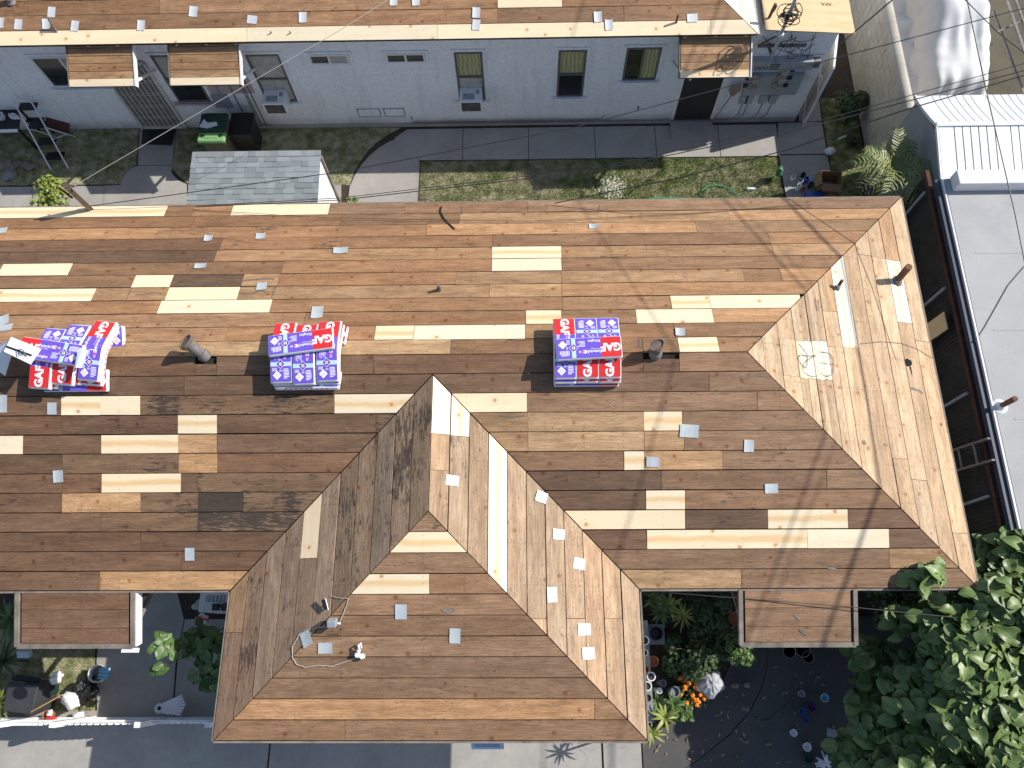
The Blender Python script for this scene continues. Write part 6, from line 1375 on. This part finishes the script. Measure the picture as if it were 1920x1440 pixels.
# ================================================================== LOWER LEFT YARD
bn = thing('waste_bin', A(52, 1310, 0), 'dark grey wheeled bin tipped in the lower left yard', 'bin'); c = A(50, 1308, .55)
Mx = Matrix.Rotation(-.12, 3, 'Z') @ Matrix.Rotation(.15, 3, 'X')
MB().box(c + Vector((0, 0, -.2)), (.5, .46, .72), M=Mx).build('body', BIN, bn, bevel=.05); MB().box(c + Vector((.01, .0, .18)), (.56, .5, .06), M=Mx).build('lid', BIN, bn, bevel=.025)
MB().lathe([(.1, 0), (.105, .008), (.085, .009), (.001, .0091)], c + Mx @ Vector((0, .12, .208)), 20, Mx, 1.3, 1).build('emblem', BLACK, bn)
MB().box(c + Vector((.0, .32, .13)), (.5, .1, .05), M=Mx).build('handle', BLACK, bn)
def bag(u, v, z, rad, mat, label, seed, name='rubbish_bag'):
    vs, fs = blob(A(u, v, z), rad, seed, amp=.35); return tag(MB().add(vs, fs).build(name, mat, smooth=False), label, 'bag')
bag(160, 1292, .22, (.2, .24, .22), BLACKG, 'shiny black rubbish bag in the lower left yard', 1); bag(135, 1312, .4, (.18, .14, .1), PLASTW, 'white carrier bag on top of the black rubbish bag', 2, 'carrier_bag'); bag(105, 1270, .3, (.1, .09, .12), PLASTW, 'grey white plastic bag beside the dark bin', 3, 'carrier_bag')
bag(148, 1340, .2, (.1, .06, .08), PLASTW, 'small white bag by the picket fence', 4, 'carrier_bag'); bag(100, 1290, .15, (.1, .1, .12), GREENP, 'dark green plastic piece beside the dark bin', 6, 'plastic_scrap')
tag(MB().tube([A(58, 1335, .75), A(118, 1302, .7)], .012, 6).build('stick', mottled('stick_wood', (.42, .26, .1), .2)), 'pale wooden stick lying over the yard rubbish', 'stick')
tag(MB().lathe([(.06, 0), (.09, .14), (.095, .15), (.08, .15), (.05, .02), (.001, .018)], A(98, 1340, .3), 16).build('clay_pot', TERRA, smooth=True), 'terracotta pot behind the picket fence', 'pot')
tag(MB().box(A(97, 1346, .5), (.16, .04, .07)).build('red_box', RED), 'small red box at the picket fence', 'box'); vs, fs = blob(A(93, 1337, .5), (.05, .05, .05), 44); tag(MB().add(vs, fs).build('ball', WTRIM, smooth=True), 'pale ball resting in the terracotta pot', 'ball')
# bucket
c = A(188, 1258, .0); Rt = Matrix.Rotation(.22, 3, 'Y'); t = thing('bucket', c, 'white bucket with pale blue rag under the left awning', 'bucket'); c = A(192, 1262, .02)
MB().lathe([(.12, 0), (.15, .3), (.158, .31), (.158, .33), (.145, .33), (.112, .02), (.001, .018)], c, 24, Rt).build('pail', PLASTW, t, smooth=True); MB().lathe([(.13, .17), (.001, .171)], c, 20, Rt).build('murky_water', mottled('murky_water', (.13, .11, .09), .1, rough=.2), t)
o = MB(); top = c + Rt @ Vector((0, 0, .33)); o.grid(lambda a_, b_: top + Vector((.0 + .2 * a_, (b_ - .5) * .2, .01 + .02 * math.sin(b_ * 20) - .25 * max(0, a_ - .7) - .05 * (1 - a_))), 8, 14); ob = o.build('rag', LBL, smooth=True); ob.modifiers.new('s', 'SOLIDIFY').thickness = .006; tag(ob, 'pale blue rag draped over the bucket rim', 'rag')
# slatted white chair-like lawn piece
lc = thing('slatted_lawn_chair', A(325, 1320, 0), 'white slatted folding lawn chair near the picket fence', 'chair'); base = A(302, 1328, .35)
for i in range(7):
    an = .14 + (i - 3) * .075; L = .46 - .02 * abs(i - 3); p0 = base + Vector((.03, -.06 + i * .022, 0)); p1 = p0 + Vector((math.cos(an) * L, math.sin(an) * L, .12)); MB().bar(p0, p1, .042, .014).build('slat', PLASTW, lc)
MB().lathe([(.035, -.012), (.09, -.012), (.09, .012), (.035, .012), (.034, -.012)], base + Vector((-.03, .0, 0)), 18).build('head_ring', PLASTW, lc); MB().bar(base + Vector((.1, -.1, -.02)), base + Vector((.38, -.02, -.02)), .03, .02).build('armrest', PLASTW, lc)
for s in (-1, 1): MB().bar(base + Vector((.05, s * .08, 0)), base + Vector((.1, s * .1, -.34)), .03, .02).build('leg', PLASTW, lc)
MB().tube([base + Vector((-.02, -.14, -.3)), base + Vector((.05, -.16, -.1)), base + Vector((.12, -.16, -.3))], .012, 6).build('foot', BLACK, lc)
# picket fence
pf = thing('picket_fence', A(200, 1345, 0), 'white picket fence along the driveway at lower left', 'fence'); FY = A(200, 1356, 1.0).y; x = -9.9; i = 0
PKX0, PKX1 = -9.9, A(405, 1345, .8).x + .2
while x < PKX1:
    hgt = 1.0 + .14 * math.sin((x + 8.9) * 1.5)
    MB().add([(x, FY, .04), (x + .085, FY, .04), (x + .085, FY, hgt - .05), (x + .0425, FY, hgt), (x, FY, hgt - .05), (x, FY - .02, .04), (x + .085, FY - .02, .04), (x + .085, FY - .02, hgt - .05), (x + .0425, FY - .02, hgt), (x, FY - .02, hgt - .05)],
             [(0, 4, 3, 2, 1), (5, 6, 7, 8, 9), (0, 1, 6, 5), (1, 2, 7, 6), (2, 3, 8, 7), (3, 4, 9, 8), (4, 0, 5, 9)]).build('picket', WTRIM, pf); x += .11
for z in (.3, .85): MB().box(((PKX0 + PKX1) / 2, FY + .022, z), (PKX1 - PKX0, .04, .07)).build('rail', WTRIM, pf)
for xx in (-9.0, -8.05, -6.6, -5.4): MB().box((xx, FY + .0, .68), (.1, .09, 1.3)).build('post', WTRIM, pf)
MB().box((-8.9, FY - .01, 1.0), (1.9, .05, .1)).build('top_board', WTRIM, pf)
# clutter behind the wing corner
tb = thing('white_cabinet', A(405, 1125, 0), 'white cabinet against the wing wall under the eave', 'cabinet'); p = A(404, 1128, .9)
MB().box((p.x, p.y, .45), (.6, .35, .9)).build('carcass', PLASTW, tb, bevel=.01); MB().box((p.x, p.y + .05, .905), (.36, .12, .01)).build('louvre', GREY, tb)
for i in range(5): MB().box((p.x - .14 + i * .07, p.y + .05, .914), (.012, .12, .008)).build('louvre_bar', PLASTW, tb)
for i, (dx, lab) in enumerate(((.0, 'left dark speaker box on the white cabinet'), (.16, 'right dark speaker box on the white cabinet'))): tag(MB().box((p.x + dx + .05, p.y - .1, .97), (.11, .12, .12), rz=.3 * i).build('speaker_box', BIN, bevel=.008), lab, 'speaker')
bag(378, 1160, .3, (.1, .08, .12), PLASTW, 'white and red carrier bag hanging by the patio', 9, 'carrier_bag'); tag(MB().tube([A(367, 1156, .42), A(391, 1163, .42)], .02, 8).build('red_ribbon', RED), 'red band around the patio carrier bag', 'ribbon')
vs, fs = blob(A(376, 1133, .8), (.12, .09, .06), 14, amp=.4); tag(MB().add(vs, fs).build('cloth_heap', mottled('beige_cloth', (.45, .42, .36), .2), smooth=True), 'beige cloth heap left of the speaker boxes', 'cloth')
ln = thing('patio_lamp', A(405, 1195, 0), 'thin white T shaped stand in the patio', 'stand'); q = A(405, 1196, 1.1); MB().tube([(q.x, q.y, 0), q], .012, 6).build('pole', PLASTW, ln); MB().bar(q + Vector((-.13, .02, 0)), q + Vector((.13, -.02, 0)), .025, .02).build('crossbar', PLASTW, ln)
tag(MB().box(A(46, 1225, 2.2), (.2, .12, .1), M=Matrix.Rotation(.5, 3, 'X')).build('security_camera', GREY, bevel=.01), 'grey flood lamp under the lower left awning edge', 'lamp')
# sheet on the driveway under the wing eave
sg = thing('blue_sign', A(915, 1394, 2.3), 'pale blue lettered sign just under the wing eave', 'sign'); p = A(914, 1393, 2.5)
MB().slab3([p + Vector((-.25, 0, 0)), p + Vector((.25, 0, 0)), p + Vector((.25, -.09, -.1)), p + Vector((-.25, -.09, -.1))], (0, -.01, -.01)).build('board', plain('sign_blue', (.42, .56, .78), .5), sg)
for i in range(2): MB().slab3([p + Vector((-.19, -.03 - .025 * i, -.023 - .03 * i)), p + Vector((.19, -.03 - .025 * i, -.023 - .03 * i)), p + Vector((.19, -.036 - .025 * i, -.03 - .03 * i)), p + Vector((-.19, -.036 - .025 * i, -.03 - .03 * i))], (0, -.002, .004)).build('lettering', GREY, sg)
MB().bar(p + Vector((-.2, 0, 0)), Vector((p.x - .2, Yw + .5, 2.6)), .02, .02).build('bracket', GREY, sg); MB().bar(p + Vector((.2, 0, 0)), Vector((p.x + .2, Yw + .5, 2.6)), .02, .02).build('bracket', GREY, sg)

# ================================================================== LOWER RIGHT GARDEN
sh = thing('pot_shelf', A(1212, 1260, 0), 'grey plank shelf holding pots along the wing east side', 'shelf'); SZ = 1.25
T = [A(1199, 1163, SZ), A(1214, 1163, SZ), A(1227, 1355, SZ), A(1210, 1355, SZ)]
T[0].x -= .1; T[3].x -= .1
MB().slab3(T, (0, 0, -.04)).build('plank', mottled('grey_plank', (.22, .24, .24), .3, 5, 30, .8, dirt=(.5, .5, .5), dirtamt=.3, dsc=4), sh)
for a_ in (.05, .5, .95):
    q = ((T[0] + T[1]) / 2).lerp((T[2] + T[3]) / 2, a_); MB().box((q.x, q.y, SZ / 2 - .02), (.14, .1, SZ - .04)).build('leg', GREY, sh)
potm = [(PLASTW, 'white round'), (PLASTW, 'small white'), (TERRA, 'square clay'), (PLASTW, 'cream projecting'), (PLASTW, 'white oval'), (GREYPIPE, 'grey round')]
for i, (u, v, r_, m) in enumerate(((1207, 1201, .075, 0), (1207, 1224, .055, 1), (1209, 1255, .055, 2), (1219, 1268, .07, 3), (1212, 1286, .07, 4), (1213, 1308, .062, 5))):
    c = A(u, v, SZ); t = thing('plant_pot', c, potm[m][1] + ' pot on the grey plank shelf', 'pot', 'pots on the plank shelf')
    MB().lathe([(r_ * .7, 0), (r_, .1), (r_ * 1.08, .11), (r_ * 1.08, .13), (r_ * .85, .13), (r_ * .8, .09)], c, 20).build('pot', potm[m][0], t, smooth=True); MB().lathe([(r_ * .82, .095), (.001, .1)], c, 16).build('potting_soil', SOIL, t)
c = A(1228, 1188, .9); t = thing('black_planter', c, 'black round planter on a grey stand behind the shelf', 'planter')
MB().lathe([(.08, 0), (.11, .14), (.12, .15), (.1, .15), (.08, .05), (.001, .05)], c, 20).build('pot', BLACK, t, smooth=True); MB().box(c + Vector((.02, -.01, -.45)), (.3, .34, .88)).build('stand', ROCKG, t)
for i, (u, v, z, r_, m, lab) in enumerate(((1243, 1281, .5, .06, ROCKG, 'grey pot beyond the shelf'), (1265, 1297, .45, .09, ROCKG, 'large pale grey pot left of the marigolds'), (1236, 1295, .5, .05, PLASTW, 'small glassy white pot beside the shelf'), (1225, 1240, .4, .09, TERRA, 'terracotta pot in the shade of the shelf'), (1371, 1233, .35, .07, PLASTW, 'white urn in the dark garden'),
                        (1378, 1160, .6, .12, TERRA, 'orange pot beside the right awning'), (1500, 1300, .05, .06, GREY, 'grey ring pot on the dark paving'), (1545, 1308, .1, .07, LBL, 'pale blue jar near the tree'), (1520, 1325, .1, .08, plain('purple_plastic', (.07, .02, .12), .5), 'purple pot near the tree'),
                        (1502, 1333, .06, .06, BLUE, 'blue pot near the tree'), (1508, 1349, .06, .05, BLUE, 'blue and white cup near the tree'), (1485, 1373, .04, .06, PLASTW, 'white saucer on the dark paving'), (1512, 1400, .1, .07, PLASTW, 'white lumpy pot near the bottom edge'), (1512, 1420, .05, .09, GREENP, 'hollow green ring pot near the bottom edge'))):
    c = A(u, v, z); c.z = 0; b = A(u, v, z); t = thing('garden_pot', (b.x, b.y, 0), lab, 'pot', 'pots around the shaded garden'); h_ = max(z, .12)
    MB().lathe([(r_ * .7, 0), (r_, h_ * .9), (r_ * 1.08, h_ * .92), (r_ * 1.08, h_), (r_ * .85, h_), (r_ * .8, h_ - .05), (.001, h_ - .06)], (b.x, b.y, .03), 18).build('pot', m, t, smooth=True)
# wrapped planter
c = A(1332, 1280, .45); t = thing('wrapped_planter', (c.x, c.y, 0), 'planter wrapped in translucent white plastic in the garden', 'planter')
o = MB(); rr = random.Random(2)
prof = [(0.001, .62), (.1, .6), (.2, .52), (.25, .42), (.26, .3), (.24, .2)]
vs = []
for k, (r_, z) in enumerate(prof):
    for i in range(22): a_ = i / 22 * 6.283; w_ = 1 + .1 * math.sin(5 * a_ + k) * (k > 0) + rr.uniform(-.06, .06); vs.append((c.x + math.cos(a_) * r_ * w_, c.y + math.sin(a_) * r_ * w_, z + rr.uniform(-.02, .02)))
o.add(vs, [((k * 22 + i), (k + 1) * 22 + i, (k + 1) * 22 + (i + 1) % 22, k * 22 + (i + 1) % 22) for k in range(5) for i in range(22)])
pm = NT('cloudy_plastic'); pm = pm.fin((.62, .64, .68), .3, 0, Alpha=.75); o.build('plastic_wrap', pm, t); MB().lathe([(.15, 0), (.22, .28), (.19, .28), (.001, .26)], (c.x, c.y, .02), 20).build('pot', BLACK, t, smooth=True)
for (u, v), lab in zip(((1378, 1285), (1400, 1284), (1399, 1328)), ('left pale stepping stone in the dark paving', 'right pale stepping stone in the dark paving', 'pale stone on the paving edge')):
    vs, fs = blob(A(u, v, .04), (.07, .05, .03), u); tag(MB().add(vs, fs).build('stone', ROCK, smooth=True), lab, 'stone', 'stones on the dark paving')
P = [A(*q, .04) for q in ((1488, 1306), (1470, 1330), (1445, 1350), (1425, 1352), (1405, 1342), (1398, 1330))]; fine = []
for i in range(len(P) - 1): fine += [P[i].lerp(P[i + 1], k / 3) for k in range(3)]
tag(MB().tube(fine, .011, 6).build('garden_hose', mottled('grey_hose', (.1, .1, .09), .2)), 'dark hose curving over the shaded paving', 'hose')
for i, (u, v, rz, lab) in enumerate(((1565, 1376, -.25, 'upper grey paving block leaning under the tree'), (1572, 1408, -.3, 'lower grey paving block leaning under the tree'))): tag(MB().box(A(u, v, .25), (.26, .14, .05), rz=rz).build('paving_block', GREY), lab, 'block')
o = MB(); rr = random.Random(9); c = A(1550, 1430, .2)
for i in range(26): a_ = rr.uniform(0, 6.28); o.bar(c + Vector((0, 0, 0)), c + Vector((math.cos(a_) * rr.uniform(.1, .26), math.sin(a_) * rr.uniform(.08, .18), rr.uniform(-.12, .04))), .03, .004)
tag(o.build('white_ribbons', PLASTW), 'bundle of torn white plastic ribbons near the bottom edge', 'plastic')

rr = random.Random(17); lt = MB()
for q in range(130):
    u, v = rr.uniform(1230, 1640), rr.uniform(1210, 1440); c = A(u, v, .045); s_ = rr.uniform(.012, .035); a0_ = rr.uniform(0, 6)
    lt.add([c + Vector((math.cos(a0_ + a_) * s_ * (1.6 if k_ % 2 else .7), math.sin(a0_ + a_) * s_ * (1.6 if k_ % 2 else .7), rr.uniform(0, .01))) for k_, a_ in enumerate((0, 1.57, 3.14, 4.71))], [(0, 1, 2, 3)])
tag(lt.build('fallen_leaves', mottled('dry_leaf', (.26, .21, .13), .4, 9)), 'dry fallen leaves scattered over the dark paving', 'leaves', kind='stuff')
for i, (u, v, r_) in enumerate(((1505, 1218, .14), (1515, 1232, .11), (1480, 1222, .12))):
    c = A(u, v, .3); MBm = MB().lathe([(r_, 0), (r_ * 1.02, .012), (r_ * .9, .014), (r_ * .88, 0)], c, 20); tag(MBm.build('wire_ring', GREYPIPE), ['upper ring shaped pot rim below the right awning', 'lower ring shaped pot rim below the right awning', 'left ring shaped pot rim below the right awning'][i], 'pot rim', 'pot rims below the right awning')

# ================================================================== OVERHEAD WIRES
def wire(pts, label, r=.009, sag=.0, mat=WIRE):
    P = [Vector(p) for p in pts]; fine = []
    for i in range(len(P) - 1):
        L = (P[i + 1] - P[i]).length; n = max(4, int(L / .8))
        for k in range(n): t_ = k / n; q = P[i].lerp(P[i + 1], t_); q.z -= sag * 4 * t_ * (1 - t_); fine.append(q)
    return tag(MB().tube(fine + [P[-1]], r, 6).build('overhead_wire', mat), label, 'wire', 'overhead wires')
pt_ = Vector(pb) + Vector((.13, 0, .76))
wire([pt_, A(640, 55, 5.0), A(900, -110, 5.4)], 'pale wire climbing from the timber post to the top edge', .005, mat=WIREL)
wire([pb + Vector((.05, 0, .1)), A(640, 322, 3.6), A(1073, 240, 4.0), A(1513, 123, 4.6), A(1960, 5, 5.2)], 'wire crossing in front of the long white wall to the right', .008)
wire([A(367, 388, 3.1), A(640, 375, 3.5), A(1117, 320, 4.2), A(1557, 228, 4.9), A(1960, 122, 5.6)], 'lower wire of the pair above the rear lawn', .008)
wire([A(367, 386, 3.15), A(640, 371, 3.6), A(1117, 315, 4.3), A(1557, 221, 5.0), A(1960, 108, 5.7)], 'upper wire of the pair above the rear lawn', .006)
wire([A(1040, 381, 3.1), A(1290, 330, 3.9), A(1480, 280, 4.4), A(1700, 205, 5.0), A(1960, 130, 5.6)], 'wire rising from the rear eave to the metal shed side', .009)
wire([A(1571, 88, 2.75), A(1588, 72, 4.5), A(1673, 0, 5.0), A(1760, -80, 5.4)], 'service wire running from the mast to the top edge', .013)
wire([A(1805, -40, 5.6), A(1847, 160, 5.2), A(1903, 400, 4.8), A(1935, 560, 4.6)], 'thin wire running down past the covered car', .009)
wire([A(1800, -10, 5.8), A(1870, 60, 5.4), A(1960, 130, 5.2)], 'thin wire crossing the covered car windshield side', .007)
wire([A(1198, 1107, 2.9), A(1390, 1122, 2.95), A(1604, 1139, 3.0), A(1960, 1175, 3.1)], 'thin line strung past the right awning', .007)
# utility lines high above the right side, outside the picture, whose shadows cross the roof
def shadow_wire(g, z, r, label):
    """g: where the sun carries the line's shadow at ground height; the line itself hangs at height z"""
    P = [Vector((x, y, 0)) + SUN * (z / SUN.z) for x, y in g]; fine = []
    for i in range(len(P) - 1): fine += [P[i].lerp(P[i + 1], k / 4) for k in range(4)]
    return tag(MB().tube(fine + [P[-1]], r, 8).build('utility_line', WIRE), label, 'wire', 'utility lines high on the right')
shadow_wire([(1.0, 18), (1.38, 8), (1.55, 5), (1.6, 2.5), (1.53, 0), (1.3, -8)], 9.0, .023, 'thick utility line whose shadow crosses the right hip and awning')
shadow_wire([(.1, 18), (.33, 7), (.48, 4.4), (.46, 1.8), (.33, -.5), (-.1, -8)], 9.3, .013, 'utility line whose shadow crosses the front slope beside the right hip')
shadow_wire([(.35, 18), (.55, 7), (.68, 4.4), (.66, 1.8), (.53, -.5), (.1, -8)], 9.6, .007, 'thinnest utility line beside the second one')
shadow_wire([(-2.7, 18), (-2.36, 6.5), (-2.27, 3), (-2.15, 1.3), (-1.9, -8)], 9.8, .010, 'utility line whose shadow passes the right flue pipe')
print('objects', len(bpy.data.objects), 'polys', sum(len(m.polygons) for m in bpy.data.meshes))
